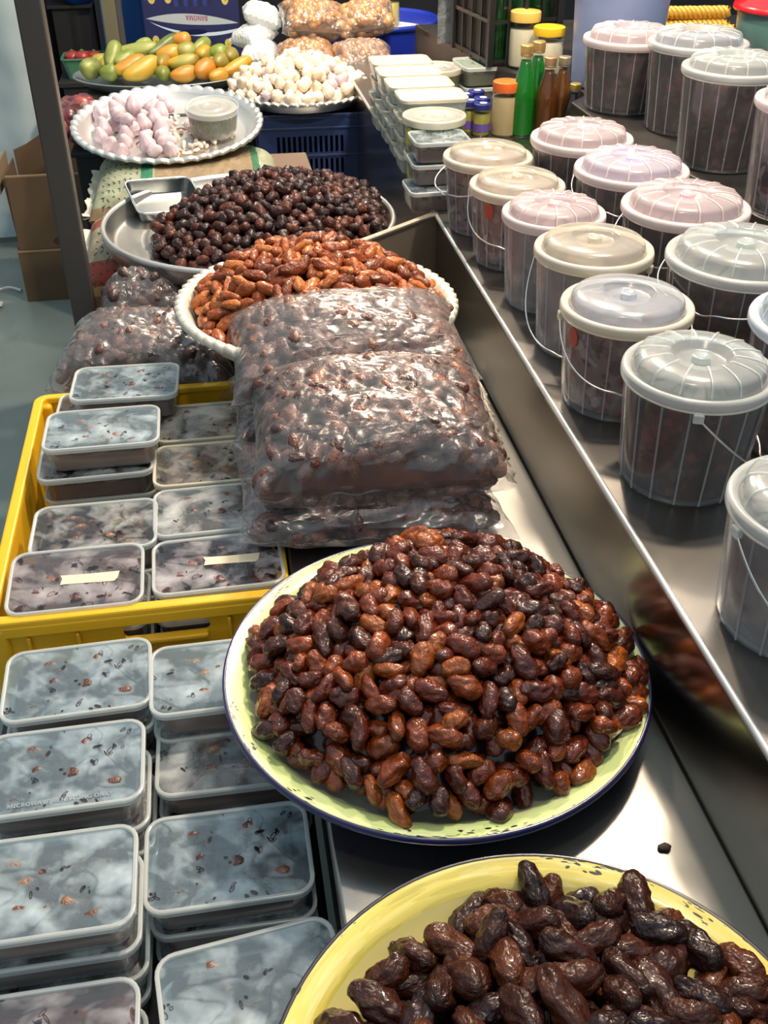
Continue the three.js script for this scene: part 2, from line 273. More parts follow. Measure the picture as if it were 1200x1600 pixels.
// metal tray with a scalloped, fluted rim
function flutedTray(label, pos, R, depth, n, mat, tiltX = 0, tiltZ = 0, rimMat = mat) {
  const t = thing('fluted_tray', label, 'tray', pos); t.rotation.set(tiltX, 0, tiltZ);
  const prof = [[0, -depth], [R * 0.6, -depth], [R * 0.8, -depth + 0.001], [R * 0.86, -depth * 0.75], [R * 0.9, -depth * 0.3]], A = n * 8;
  part(t, 'dish', lathe(prof, 72), mat);
  const rings = [[0.9, -0.3, 0], [0.93, -0.08, 0.35], [0.965, 0.05, 0.8], [1.0, -0.05, 1], [1.005, -0.25, 1], [0.97, -0.3, 0.9], [0.9, -0.42, 0.1]].map(([k, y, f]) => Array.from({ length: A }, (_, j) => { const a = (j / A) * Math.PI * 2, s = Math.abs(Math.sin((n * a) / 2)); return V(Math.cos(a) * R * (k + 0.018 * f * (s - 0.6)), y * depth + 0.006 * f * (s - 0.5), -Math.sin(a) * R * (k + 0.018 * f * (s - 0.6))); }));
  part(t, 'rim', loft(rings), rimMat, 'scalloped fluted rim');
  part(t, 'underside', lathe([[R * 0.9, -depth * 0.42], [R * 0.84, -depth - 0.001], [R * 0.8, -depth - 0.004], [0, -depth - 0.004]], 72), mat);
  return t;
}

const GT = { x: 0.194, y: 0.809, z: -0.815, R: 0.236 };
enamelTray('round enamel tray with lime-green rim and blue edge, heaped with glossy dates', [GT.x, GT.y, GT.z], GT.R, C(0.78, 0.76, 0.60), '#cfe39a', C(0.015, 0.018, 0.09), [[0.655, 3.4], [0.77, 0.8], [0.81, 0.7], [0.87, 0.8], [0.95, 0.7], [0.985, 1.2], [0.005, 1.7]], 5);
const YT = { x: 0.191, y: 0.803, z: -0.339, R: 0.2265 };
enamelTray('round yellow enamel tray heaped with large dark dates beside the green-rimmed tray', [YT.x, YT.y, YT.z], YT.R, C(0.80, 0.72, 0.28), '#e6d668', C(0.02, 0.02, 0.03), [[0.445, 1.4], [0.41, 1.3], [0.78, 0.9], [0.36, 0.7]], 9);
const OT = { x: 0.152, y: 0.92, z: -1.583, R: 0.231 };
flutedTray('white metal tray with fluted rim holding orange-brown dates', [OT.x, OT.y, OT.z], OT.R, 0.042, 64, phy({ color: C(0.72, 0.7, 0.62), metalness: 0.3, roughness: 0.4 }), 0, rad(-1.2));

// four kinds of date heaps
{
  const g = [1, 2, 3, 4, 5, 6, 7, 8].map((s) => dateGeo(0.029 + 0.003 * (s % 4), 0.0182 + 0.0013 * (s % 3), s, 0.34, 24, 18));
  const h = heap({ cx: GT.x, cz: GT.z, R: 0.225, floorY: dishFloor(GT.x, GT.z, GT.y - 0.038, 0.17, 0.21, GT.y - 0.01), top: mound(0.198, -0.817, 0.216, 0.797, 0.106, 2.7, 0.10, 2.7), L: 0.032, W: 0.019, seed: 11 });
  layHeap(h, g, [C(0.15, 0.024, 0.004), C(0.085, 0.011, 0.003), C(0.28, 0.066, 0.008), C(0.04, 0.007, 0.003), C(0.115, 0.015, 0.003), C(0.20, 0.036, 0.005), C(0.065, 0.011, 0.003)], { roughness: 0.32, specularIntensity: 0.6, clearcoat: 0.85, clearcoatRoughness: 0.07, bumpMap: wrinkles, bumpScale: 0.0012 }, 'amber_date', 'glossy amber-brown date in the heap on the green-rimmed enamel tray', 'glossy dates on the green-rimmed tray', 'amber_date_mass', 'smaller showing and buried glossy dates of the heap on the green-rimmed tray');
}
{
  const g = [21, 22, 23, 24, 25, 26].map((s) => dateGeo(0.049 + 0.004 * (s % 3), 0.0245 + 0.0014 * (s % 3), s, 0.36, 30, 20));
  const h = heap({ cx: YT.x, cz: YT.z, R: 0.22, floorY: dishFloor(YT.x, YT.z, YT.y - 0.038, 0.165, 0.2, YT.y - 0.01), top: mound(0.209, -0.326, 0.203, 0.789, 0.058, 2.2, 0.14, 5.1), L: 0.052, W: 0.0255, seed: 23, tiltMax: 0.9 });
  layHeap(h, g, [C(0.05, 0.012, 0.005), C(0.033, 0.008, 0.005), C(0.085, 0.021, 0.007), C(0.02, 0.006, 0.006), C(0.042, 0.010, 0.005)], { roughness: 0.36, specularIntensity: 0.5, clearcoat: 0.42, clearcoatRoughness: 0.1, bumpMap: wrinkles, bumpScale: 0.0017 }, 'dark_date', 'large wrinkled dark brown date in the heap on the yellow enamel tray', 'large dark dates on the yellow tray', 'dark_date_mass', 'buried dark dates of the heap on the yellow tray');
}
{
  const g = [41, 42, 43, 44, 45, 46].map((s) => dateGeo(0.039 + 0.003 * (s % 3), 0.0165 + 0.0014 * (s % 3), s, 0.36, 18, 12));
  const h = heap({ cx: OT.x, cz: OT.z, R: 0.215, floorY: dishFloor(OT.x, OT.z, OT.y - 0.042, 0.18, 0.21, OT.y - 0.012), top: mound(0.15, -1.585, 0.206, 0.905, 0.09, 2.3, 0.08, 8.2), L: 0.043, W: 0.017, seed: 37 });
  layHeap(h, g, [C(0.34, 0.085, 0.02), C(0.25, 0.055, 0.014), C(0.46, 0.14, 0.035), C(0.17, 0.036, 0.011)], { roughness: 0.4, specularIntensity: 0.6, clearcoat: 0.3, clearcoatRoughness: 0.18, bumpMap: wrinkles, bumpScale: 0.0016 }, 'orange_date', 'slender orange-brown date in the heap on the white fluted tray', 'orange-brown dates on the fluted tray', 'orange_date_mass', 'buried orange-brown dates of the heap on the fluted tray');
}
// wide aluminium tray of dark round dates
const DT = { x: 0.068, y: 0.893, z: -2.085, R: 0.3 };
{
  const t = thing('aluminium_tray', 'wide round aluminium tray with upright wall holding small black dates', 'tray', [DT.x, DT.y, DT.z]);
  const R = DT.R;
  part(t, 'dish', lathe([[0, -0.034], [R * 0.7, -0.034], [R * 0.71, -0.036], [R * 0.74, -0.036], [R * 0.75, -0.034], [R * 0.9, -0.033], [R * 0.935, -0.028], [R * 0.965, -0.004]], 96), alu);
  part(t, 'rim', lathe([[R * 0.965, -0.004], [R * 0.975, 0.001], [R * 0.99, 0.001], [R, -0.003], [R * 0.996, -0.009], [R * 0.985, -0.007]], 96), aluBright, 'rolled bright rim');
  part(t, 'outer_wall', lathe([[R * 0.99, -0.006], [R * 0.965, -0.038], [R * 0.93, -0.04], [0, -0.04]], 96), alu);
  const g = [61, 62, 63, 64, 65].map((s) => dateGeo(0.0255 + 0.002 * (s % 3), 0.0205 + 0.001 * (s % 2), s, 0.36, 16, 11));
  const h = heap({ cx: DT.x, cz: DT.z, R: 0.285, floorY: dishFloor(DT.x, DT.z, DT.y - 0.034, 0.265, 0.29, DT.y - 0.004), top: (x, z) => (x < -0.13 + 0.9 * Math.max(0, -2.06 - z) || Math.hypot(x - DT.x, z - DT.z) > 0.272 ? null : mound(0.135, -2.10, 0.29, 0.862, 0.088, 1.9, 0.08, 3.3)(x, z)), L: 0.0285, W: 0.021, seed: 53 });
  layHeap(h, g, [C(0.042, 0.013, 0.011), C(0.027, 0.009, 0.010), C(0.085, 0.022, 0.013), C(0.02, 0.008, 0.009)], { roughness: 0.42, specularIntensity: 0.5, clearcoat: 0.25, clearcoatRoughness: 0.18, bumpMap: wrinkles, bumpScale: 0.0018 }, 'black_date', 'small round black-brown date in the heap on the wide aluminium tray', 'small black dates on the aluminium tray', 'black_date_mass', 'buried small black dates of the heap on the aluminium tray');
}
{ // square steel scoop lying in the aluminium tray
  const s = thing('square_scoop', 'shallow square steel scoop lying on the aluminium tray beside the black dates', 'scoop', [-0.108, 0.868, -2.245], rad(16));
  s.rotation.order = 'YXZ'; s.rotation.z = rad(-4); s.rotation.x = rad(16);
  const w = 0.145, d = 0.125;
  part(s, 'pan', loft([rring(w * 0.86, d * 0.84, 0.012, 0.0), rring(w * 0.9, d * 0.88, 0.014, 0.003), rring(w, d, 0.016, 0.03)], true), phy({ color: C(0.3, 0.32, 0.32), metalness: 1, roughness: 0.25, side: THREE.DoubleSide }));
  part(s, 'rim', tube(rring(w, d, 0.016, 0.03).map((p) => [p.x, p.y, p.z]), 0.0028, 80, 8, true), scoopMetal, 'rolled bright rim');
}

// ------------------------------------------------------------------ lidded plastic date boxes
const BW = 0.172, BD = 0.118, BH = 0.0435, PITCH = 0.0445;
const smudge = (seed, amount, red) => canvasTex(512, 352, (c, w, h) => { // date residue stuck to the underside of the lid
  const r = rng(seed); c.fillStyle = '#ffffff'; c.fillRect(0, 0, w, h);
  
  for (let i = 0; i < amount; i++) {
    const x = r() * w, y = r() * h, n = 1 + (r() * 4 | 0);
    for (let k = 0; k < n; k++) { const dark = r(); c.fillStyle = red && r() < 0.6 ? `rgba(${90 + r() * 60},${30 + r() * 20},${25},${0.45 + 0.4 * r()})` : `rgba(${30 + dark * 60},${24 + dark * 26},${26 + dark * 20},${0.45 + 0.45 * r()})`; c.beginPath(); c.ellipse(x + (r() - 0.5) * 30, y + (r() - 0.5) * 24, 2 + r() * (red ? 22 : 12), 2 + r() * (red ? 10 : 5), r() * 3, 0, 7); r() < 0.5 ? c.fill() : (c.strokeStyle = c.fillStyle, c.lineWidth = 2.5, c.stroke()); }
  }
});
const FOG = [1, 2, 3, 4].map((k) => dataTex(256, 176, (u, v) => { const w = 0.5 * fbm(u * 2 + k * 5, v * 2, 1.5, 2), n = fbm(u * 3.4 + k * 9 + w, v * 2.4 + w, k, 4), c = Math.abs(fbm(u * 2.1 + w * 2, v * 1.6 + k * 3, 7.7, 2)); return 0.9 - 1.05 * n + (c < 0.035 ? 0.14 * (1 - c / 0.035) : 0) - 0.25 * Math.max(0, fbm(u * 9, v * 6, k * 2, 3)); }));
let fogN = 0;
const lidLook = (m, col, through = 0.92, rough = 0.1) => sheet(col, through, rough, { ior: 1.75, map: m, transmissionMap: FOG[fogN++ % 4], bumpMap: crinkle, bumpScale: 0.0003 });
const S1 = smudge(3, 20, false), S2 = smudge(8, 14, false), S3 = smudge(15, 36, true), S4 = smudge(21, 7, false);
const LIDS = { // how cloudy each kind of lid is
  blue: [lidLook(S1, C(0.72, 0.84, 0.90)), lidLook(S2, C(0.70, 0.82, 0.88)), lidLook(S4, C(0.72, 0.83, 0.88))],
  warm: [lidLook(S2, C(0.80, 0.76, 0.68), 0.95), lidLook(S1, C(0.78, 0.75, 0.68), 0.95)],
  red: [lidLook(S3, C(0.70, 0.66, 0.68), 0.95), lidLook(S3, C(0.72, 0.7, 0.72), 1.0)],
  clear: [lidLook(S4, C(0.74, 0.76, 0.76), 0.95), lidLook(S2, C(0.74, 0.76, 0.76), 1.0)],
};
const boxGeo = (() => {
  const tub = loft([rring(BW - 0.022, BD - 0.022, 0.016, 0.0), rring(BW - 0.017, BD - 0.017, 0.018, 0.002), rring(BW - 0.006, BD - 0.006, 0.02, BH - 0.006), rring(BW - 0.001, BD - 0.001, 0.021, BH - 0.005)], true);
  const panel = extr(rrect(BW - 0.009, BD - 0.009, 0.0175), 0.001).translate(0, BH - 0.0035, 0);
  const p = panel.attributes.position, uv = new Float32Array(p.count * 2); for (let i = 0; i < p.count; i++) uv.set([p.getX(i) / BW + 0.5, p.getZ(i) / BD + 0.5], i * 2);
  panel.setAttribute('uv', new THREE.BufferAttribute(uv, 2));
  const rim = join([extr(ringShape(BW, BD, 0.021, 0.0048), 0.0045, 0.0014).translate(0, BH - 0.0045, 0), extr(ringShape(BW - 0.001, BD - 0.001, 0.0205, 0.0015), 0.005).translate(0, BH - 0.0085, 0)]);
  return { tub, panel, rim };
})();
const lowDate = [1, 2, 3].map((s) => dateGeo(0.036, 0.021, 80 + s, 0.2, 9, 7));
function boxFill(seed, n, tints, flat = 1) {
  const r = rng(seed), list = [];
  const core = extr(rrect(BW - 0.024, BD - 0.024, 0.016), 0.022).translate(0, 0.0018, 0); core.deleteAttribute('uv'); list.push(flatten(coloured(core, tints[0].clone().multiplyScalar(0.6))));
  const nx = 5, nz = 6;
  for (let i = 0; i < nx; i++) for (let j = 0; j < nz; j++) {
    const x = ((i + 0.5) / nx - 0.5) * (BW - 0.03) + (r() - 0.5) * 0.012, z = ((j + 0.5) / nz - 0.5) * (BD - 0.028) + (r() - 0.5) * 0.008, y = 0.0285 + (r() - 0.5) * 0.005 * flat;
    list.push(flatten(coloured(lowDate[(r() * 3) | 0].clone().applyMatrix4(new THREE.Matrix4().compose(V(x * 0.94, y, z * 0.93), new THREE.Quaternion().setFromEuler(new THREE.Euler(r() * 6, (r() - 0.5) * 1.2, 0)), V(0.95, 0.95, 0.95))), tints[(r() * tints.length) | 0])));
  }
  return mergeGeometries(list);
}
const fillMat = phy({ color: C(1, 1, 1), vertexColors: true, roughness: 0.35, clearcoat: 0.4, clearcoatRoughness: 0.25, bumpMap: wrinkles, bumpScale: 0.0016 });
const FILLS = [
  boxFill(1, 30, [C(0.10, 0.035, 0.024), C(0.17, 0.07, 0.05), C(0.05, 0.02, 0.017)]), boxFill(2, 30, [C(0.12, 0.045, 0.03), C(0.06, 0.025, 0.02), C(0.2, 0.09, 0.06)]),
  boxFill(3, 30, [C(0.2, 0.045, 0.025), C(0.12, 0.025, 0.018), C(0.27, 0.09, 0.06)]), boxFill(4, 30, [C(0.24, 0.10, 0.05), C(0.32, 0.15, 0.08), C(0.16, 0.06, 0.035)]),
];
function dateBox(label, x, y, z, o = {}) {
  const t = thing('date_box', label, 'food box', [x, y, z], rad(o.turn ?? 0), o.group);
  t.rotation.order = 'YXZ'; if (o.tilt) t.rotation.x = rad(o.tilt); if (o.roll) t.rotation.z = rad(o.roll);
  part(t, 'tub', boxGeo.tub, tubClear);
  part(t, 'contents', FILLS[o.fill ?? 0], fillMat, 'dates packed under the lid', 'stuff');
  const l = part(t, 'lid', boxGeo.panel, LIDS[o.lid ?? 'blue'][(o.v ?? 0) % LIDS[o.lid ?? 'blue'].length], 'translucent inset lid');
  part(l, 'lid_rim', boxGeo.rim, o.rim ?? frostRim);
  if (o.tape) { // strip of masking tape across the lid
    const s = new THREE.Shape([[-0.036, -0.0085], [-0.03, -0.008], [0.032, -0.0095], [0.036, -0.004], [0.038, 0.0085], [0, 0.0078], [-0.037, 0.0088], [-0.034, 0.002]].map(([a, b]) => new THREE.Vector2(a, b)));
    const m = part(t, 'tape_label', extr(s, 0.0006).translate(0, BH - 0.0024, 0), std({ color: C(0.86, 0.74, 0.52), roughness: 0.7 }), 'blank strip of cream masking tape');
    m.position.set(o.tape[0], 0, o.tape[1]); m.rotation.y = rad(o.tape[2] ?? 0);
  }
  return t;
}
function boxStack(where, x, y0, z, n, topLabel, o = {}) { // boxes on one another, topmost last; the ones below are a little out of line
  const r = rng(Math.round(Math.abs(x * 1e4 + z * 7e4))), words = ['bottom', 'second from bottom', 'third from bottom', 'fourth from bottom', 'fifth from bottom'];
  for (let k = 0; k < n; k++) {
    const top = k === n - 1, sh = (o.shift ?? [])[k] ?? [0, 0];
    dateBox(top ? topLabel : `date box, ${words[k]} in the stack ${where}`, x + sh[0] + (top ? 0 : (r() - 0.5) * 0.005), y0 + k * PITCH, z + sh[1] + (top ? 0 : (r() - 0.5) * 0.005),
      top ? { fill: o.fill, lid: o.lid, v: o.v, rim: o.rim, tape: o.tape, turn: o.turn ?? 0, tilt: o.tilt, roll: o.roll } : { fill: k % 2, lid: o.under ?? 'clear', v: k, rim: o.rim, turn: (o.turn ?? 0) + (r() - 0.5) * 2.4 });
  }
}
const T0 = 0.5705, K0 = 0.592;
boxStack('beside the dark gap by the worktop', -0.05, T0, -0.682, 3, 'shiny date box half darkened by the reflection of the green-rimmed tray', { fill: 0, v: 0 });
boxStack('second from the camera along the aisle', -0.221, T0, -0.644, 4, 'date box with pale pinkish dates under its lid, second from the camera along the aisle', { fill: 3, v: 2, lid: 'blue' });
boxStack('third from the camera along the aisle', -0.217, T0, -0.789, 4, 'date box with lettering moulded into its smudged bluish lid', { fill: 0, v: 0, turn: 0.5 });
boxStack('before the crate on the aisle side', -0.212, T0, -0.925, 4, 'date box with smeared bluish lid, standing right before the yellow crate', { fill: 0, v: 0, turn: 1.5, tilt: 1 });
boxStack('between crate and green-rimmed tray', -0.043, T0, -0.905, 4, 'date box partly under the green-rimmed tray, just before the yellow crate', { fill: 3, v: 1, turn: 0.5 });
boxStack('in the shadow of the green-rimmed tray', -0.04, T0, -0.825, 3, 'date box lying in the shadow below the edge of the green-rimmed tray', { fill: 3, v: 2, lid: 'clear', turn: -1 });
boxStack('beside the yellow tray', -0.033, T0, -0.53, 3, 'date box with a ring mark on its pale lid, turned askew beside the yellow tray', { fill: 1, v: 2, turn: 7, lid: 'blue' });
boxStack('at the near aisle corner', -0.221, T0, -0.505, 3, 'date box showing red dates under its lid, cut by the bottom edge of the view', { fill: 2, v: 0, lid: 'red' });
// inside the yellow crate
boxStack('standing tallest in the crate', -0.2, K0 + 0.004, -1.395, 5, 'date box with milky lid topping the tall stack of five in the yellow crate', { fill: 3, v: 1, shift: [[-0.008, 0.012], [-0.004, 0.006], [-0.012, 0.003], [-0.013, 0.01], [0.0, 0.0]] });
boxStack('rearmost in the crate, aisle side', -0.171, K0 + 0.004, -1.54, 5, 'speckled date box topping the rearmost stack, against the bag of dates', { fill: 0, v: 0, turn: -2, shift: [[-0.01, 0], [-0.01, 0], [-0.02, 0.0], [-0.032, 0], [0, 0]] });
boxStack('between taped and tallest stack in the crate', -0.207, K0, -1.205, 4, 'date box with warm blurry dates tucked behind a taped box', { fill: 3, v: 1, lid: 'clear' });
boxStack('under the aisle-side taped box', -0.222, K0 + 0.004, -1.09, 4, 'taped date box showing dark red dates, at the aisle-side front of the crate', { fill: 2, v: 0, lid: 'red', tape: [0.016, 0.002, -1], tilt: 5 });
boxStack('under the tray-side taped box', -0.041, K0, -1.095, 4, 'taped date box of reddish dates at the crate front, next to the green-rimmed tray', { fill: 2, v: 1, lid: 'red', tape: [0.018, -0.004, -2], turn: 1 });
boxStack('right behind the tray-side taped box', -0.042, K0, -1.222, 4, 'date box with black flecks on a grey lid, right behind a taped box', { fill: 0, v: 0, turn: 1, lid: 'clear' });
boxStack('two behind the tray-side taped box', -0.044, K0, -1.347, 4, 'date box with yellowish flecked lid, partly under the bags of dates', { fill: 3, v: 1, lid: 'warm', rim: creamRim });
boxStack('at the crate back beside the bags', -0.044, K0, -1.475, 4, 'date box with cream lid against the back wall of the yellow crate', { fill: 1, v: 0, lid: 'warm', rim: creamRim });
{ // lettering moulded into one lid
  const font = await new FontLoader().loadAsync('fonts/droid/droid_sans_bold.typeface.json');
  const b = scene.children.find((o) => o.userData.label?.startsWith('date box with lettering'));
  const g = new TextGeometry('MICROWAVE REHEATING ONLY', { font, size: 0.0052, depth: 0.0005, curveSegments: 3 }); g.center(); g.rotateX(-Math.PI / 2);
  part(b, 'moulded_lettering', g.translate(0.0, BH - 0.0019, 0.044), sheet(C(0.5, 0.56, 0.6), 0.4, 0.3), 'small raised lettering on the lid');
}
{ // yellow crate
  const c = thing('yellow_crate', 'open yellow plastic crate full of lidded date boxes', 'crate', [-0.142, 0.572, -1.318]);
  const m = phy({ color: C(0.86, 0.49, 0.012), roughness: 0.42, clearcoat: 0.2, clearcoatRoughness: 0.4 });
  const W = 0.382, D = 0.6, H = 0.193;
  const wall = (w, slot) => { const s = new THREE.Shape([[-w / 2, 0], [w / 2, 0], [w / 2, H - 0.012], [-w / 2, H - 0.012]].map(([a, b]) => new THREE.Vector2(a, b))); if (slot) { const h = rrect(0.11, 0.022, 0.008).getPoints().map((p) => new THREE.Vector2(p.x + slot, p.y + H - 0.042)); s.holes.push(new THREE.Path().setFromPoints(h.reverse())); } return new THREE.ExtrudeGeometry(s, { depth: 0.006, bevelEnabled: false }); };
  part(c, 'base', box(W - 0.01, 0.006, D - 0.01, 0, 0.006, 0), m);
  part(c, 'end_wall', wall(W - 0.01, 0.03).translate(0, 0, D / 2 - 0.012), m, 'end wall with a hand slot');
  part(c, 'end_wall', wall(W - 0.01, 0.0).translate(0, 0, -D / 2 + 0.006), m, 'end wall with a hand slot');
  for (const s of [-1, 1]) part(c, 'side_wall', wall(D - 0.01, 0).rotateY(Math.PI / 2).translate(s * (W / 2 - 0.009) - 0.003, 0, 0), m);
  part(c, 'rim', extr(ringShape(W, D, 0.024, 0.016), 0.012, 0.003).translate(0, H - 0.013, 0), m);
  part(c, 'rim_skirt', extr(ringShape(W + 0.002, D + 0.002, 0.025, 0.004), 0.016, 0.0015).translate(0, H - 0.026, 0), m);
  for (const [x, z] of [[-1, -1], [-1, 1], [1, -1], [1, 1]]) part(c, 'corner_post', new RoundedBoxGeometry(0.03, H - 0.01, 0.03, 3, 0.008).translate(x * (W / 2 - 0.013), (H - 0.01) / 2, z * (D / 2 - 0.013)), m);
  for (const x of [-0.14, -0.08, 0.11, 0.15]) part(c, 'wall_rib', box(0.005, H - 0.03, 0.006, x, (H - 0.03) / 2, D / 2 - 0.003, 0.002), m);
  part(c, 'handle_bar', box(0.104, 0.008, 0.014, 0.03, H - 0.055, D / 2 - 0.004, 0.003), m, 'lighter bar under the hand slot');
}

// ------------------------------------------------------------------ clear bags of dates
const folds = dataTex(512, 512, (u, v) => { const w = fbm(u * 3, v * 3, 6.6, 3); const a = 1 - 3 * Math.abs(fbm(u * 3.5 + w, v * 5 - w, 2.3, 2)), b = 1 - 3 * Math.abs(fbm(u * 9 + 4, v * 12, 5.1, 2)); return 0.6 * a + 0.22 * b; });
const pinch = (u, p) => Math.pow(Math.max(0, 1 - Math.pow(Math.abs(u), p)), 0.5);
function pillow(w, d, t, seed, o = {}) { // closed pillow: top sheet and bottom sheet, seams drawn in between the corners
  const nu = o.nu ?? 64, nv = o.nv ?? 48, wr = o.wrinkle ?? 0.006, pos = [], uv = [], idx = [], drawn = o.drawn ?? 0.07;
  const pt = (u, v, s) => {
    let x = (w / 2) * u * (1 - drawn * (1 - v * v)), z = (d / 2) * v * (1 - drawn * (1 - u * u));
    const b = pinch(u, o.p ?? 3.2) * pinch(v, o.p ?? 3.2), edge = Math.max(Math.abs(u), Math.abs(v));
    let y = (s > 0 ? t * (o.up ?? 0.62) : -t * (1 - (o.up ?? 0.62))) * b;
    const fold = wr * b * (1.5 * fbm(u * 2.2 + seed, v * 2.2, s * 3, 3) + 0.8 * (0.5 - Math.abs(fbm(u * 5 + seed, v * 4, 7, 3)) * 2)) + wr * 0.5 * Math.pow(edge, 4) * (1 - Math.pow(edge, 12)) * Math.sin((Math.abs(u) > Math.abs(v) ? v : u) * 27 + 9 * ns(u * 2, v * 2, seed));
    y += s > 0 ? fold : fold * 0.3;
    y += wr * 0.35 * Math.pow(edge, 8) * Math.sin((Math.abs(u) > Math.abs(v) ? v : u) * 21 + seed);
    if (o.shape) { const q = o.shape(x, y, z, u, v); x = q[0]; y = q[1]; z = q[2]; }
    return [x, y, z];
  };
  for (const s of [1, -1]) for (let j = 0; j <= nv; j++) for (let i = 0; i <= nu; i++) { const u = (i / nu) * 2 - 1, v = (j / nv) * 2 - 1, U = Math.sign(u) * Math.pow(Math.abs(u), 0.8), Q = Math.sign(v) * Math.pow(Math.abs(v), 0.8); pos.push(...pt(U, Q, s)); uv.push((u + 1) / 2, (v + 1) / 2); }
  const row = nu + 1, half = row * (nv + 1);
  for (let j = 0; j < nv; j++) for (let i = 0; i < nu; i++) { const a = j * row + i, b = a + 1, c = a + row, e = c + 1; idx.push(a, c, b, b, c, e, half + a, half + b, half + c, half + b, half + e, half + c); }
  const g = new THREE.BufferGeometry(); g.setAttribute('position', new THREE.Float32BufferAttribute(pos, 3)); g.setAttribute('uv', new THREE.Float32BufferAttribute(uv, 2)); g.setIndex(idx); g.computeVertexNormals();
  return { g, pt };
}
const film = phy({ color: C(0.95, 0.95, 0.96), transmission: 0.955, thickness: 0, roughness: 0.24, ior: 1.8, side: THREE.DoubleSide, bumpMap: folds, bumpScale: 0.008 });
const filmMilky = phy({ color: C(0.86, 0.89, 0.92), transmission: 0.935, thickness: 0, roughness: 0.25, ior: 1.8, side: THREE.DoubleSide, bumpMap: folds, bumpScale: 0.008 });
const filmWhite = phy({ color: C(0.88, 0.93, 0.95), transmission: 0.35, thickness: 0, roughness: 0.35, ior: 1.5, side: THREE.DoubleSide, bumpMap: crinkle, bumpScale: 0.003 });
function bag(name, label, pos, w, d, t, seed, o = {}) {
  const b = thing(name, label, 'bag', pos, rad(o.turn ?? 0), o.group); b.rotation.order = 'YXZ'; b.rotation.x = rad(o.tilt ?? 0); b.rotation.z = rad(o.roll ?? 0);
  const P0 = pillow(w, d, t, seed, o);
  part(b, 'film', P0.g, o.film ?? film, 'wrinkled clear plastic film');
  // contents just inside the film
  const r = rng(seed * 31 + 7), list = [], fill = o.fill ?? 0.9, geos = o.geos ?? lowDate, tints = o.tints ?? [C(0.07, 0.026, 0.02), C(0.12, 0.045, 0.03), C(0.05, 0.02, 0.018), C(0.16, 0.07, 0.05)];
  const core = pillow(w * (fill - 0.08), d * (fill - 0.08), t * 0.62, seed, { ...o, nu: 24, nv: 18, wrinkle: 0.002 }).g; core.deleteAttribute('uv'); list.push(flatten(coloured(core, tints[0].clone().multiplyScalar(0.45))));
  const size = o.size ?? 1, n = o.n ?? Math.round((w * d) / (0.00026 * size * size));
  for (let i = 0; i < n; i++) for (const s of i % 2 === 0 ? [1, -1] : [1]) {
    const u = (r() * 2 - 1) * fill, v = (r() * 2 - 1) * fill, e0 = 0.02, A0 = V(...P0.pt(u, v, s)), nn = V(...P0.pt(u, v + e0, s)).sub(A0).cross(V(...P0.pt(u + e0, v, s)).sub(A0)).normalize().multiplyScalar(s * (o.inset ?? 0.0115) * size), x = A0.x - nn.x, y = A0.y - nn.y, z = A0.z - nn.z, q = new THREE.Quaternion().setFromUnitVectors(V(0, 1, 0), nn.clone().multiplyScalar(s).normalize()).multiply(new THREE.Quaternion().setFromEuler(new THREE.Euler(r() * 6.28, r() * 6.28, 0, 'YXZ')));
    const k = size * (0.8 + 0.4 * r());
    list.push(flatten(coloured(geos[(r() * geos.length) | 0].clone().applyMatrix4(new THREE.Matrix4().compose(V(x, y, z), q, V(k, k, k))), tints[(r() * tints.length) | 0])));
  }
  part(b, 'contents', mergeGeometries(list), fillMat, o.what ?? 'dates packed inside the bag', 'stuff');
  return b;
}
const DB = 'date_bag', bagTints = [C(0.08, 0.028, 0.020), C(0.14, 0.05, 0.034), C(0.05, 0.02, 0.016), C(0.25, 0.11, 0.075), C(0.11, 0.035, 0.025)];
bag(DB, 'flat clear bag of dates, bottom of the front pair, its corner over the crate', [0.172, 0.798, -1.195], 0.37, 0.27, 0.085, 3, { tints: bagTints, up: 0.55, fill: 0.88, p: 2.8, shape: (x, y, z, u, v) => [x, y + 0.012 * Math.max(0, -u - 0.6) * 2, z + 0.02 * u * Math.max(0, v)] });
bag(DB, 'clear bag of dates at the bottom of the rear pair, only its pointed corner showing', [0.17, 0.80, -1.44], 0.36, 0.22, 0.085, 6, { tints: bagTints, up: 0.6 });
const topBag = bag(DB, 'big crinkled clear bag of dark dates, topmost of the front pair', [0.188, 0.873, -1.215], 0.345, 0.275, 0.15, 9, { tints: bagTints, wrinkle: 0.009, turn: -3, p: 3.0, drawn: 0.05, tilt: 5, up: 0.58, fill: 0.95 });
bag(DB, 'clear bag of brownish dates topmost of the rear pair, against the fluted tray', [0.18, 0.902, -1.42], 0.375, 0.21, 0.13, 12, { p: 2.8, fill: 0.95, inset: 0.013, tints: [C(0.16, 0.06, 0.04), C(0.22, 0.10, 0.065), C(0.11, 0.04, 0.03), C(0.28, 0.13, 0.09)], turn: 2, tilt: 10, wrinkle: 0.007, film: filmMilky });
{ // gathered end of the film along one side of the top bag
  const rings = []; for (let i = 0; i <= 60; i++) { const s = i / 60 - 0.5, wob = 0.006 * ns(s * 18, 3, 1), y = 0.004 * ns(s * 26, 8, 2); rings.push([V(0.151 + 0.014 * Math.sin(s * 4 + 1) + wob, 0.016 + y + 0.002 * Math.sin(i * 1.9), s * 0.235), V(0.166 + wob * 2, 0.006 + 0.003 * Math.sin(i * 1.9 + 1), s * 0.24), V(0.178 + wob + 0.002 * Math.sin(i * 1.4), -0.012 + y, s * 0.232), V(0.166 + wob, -0.006, s * 0.235)]); }
  part(topBag, 'gathered_hem', loft(rings), sheet(C(0.86, 0.8, 0.7), 0.3, 0.3, { bumpMap: crinkle, bumpScale: 0.002 }), 'whitish gathered plastic edge');
}
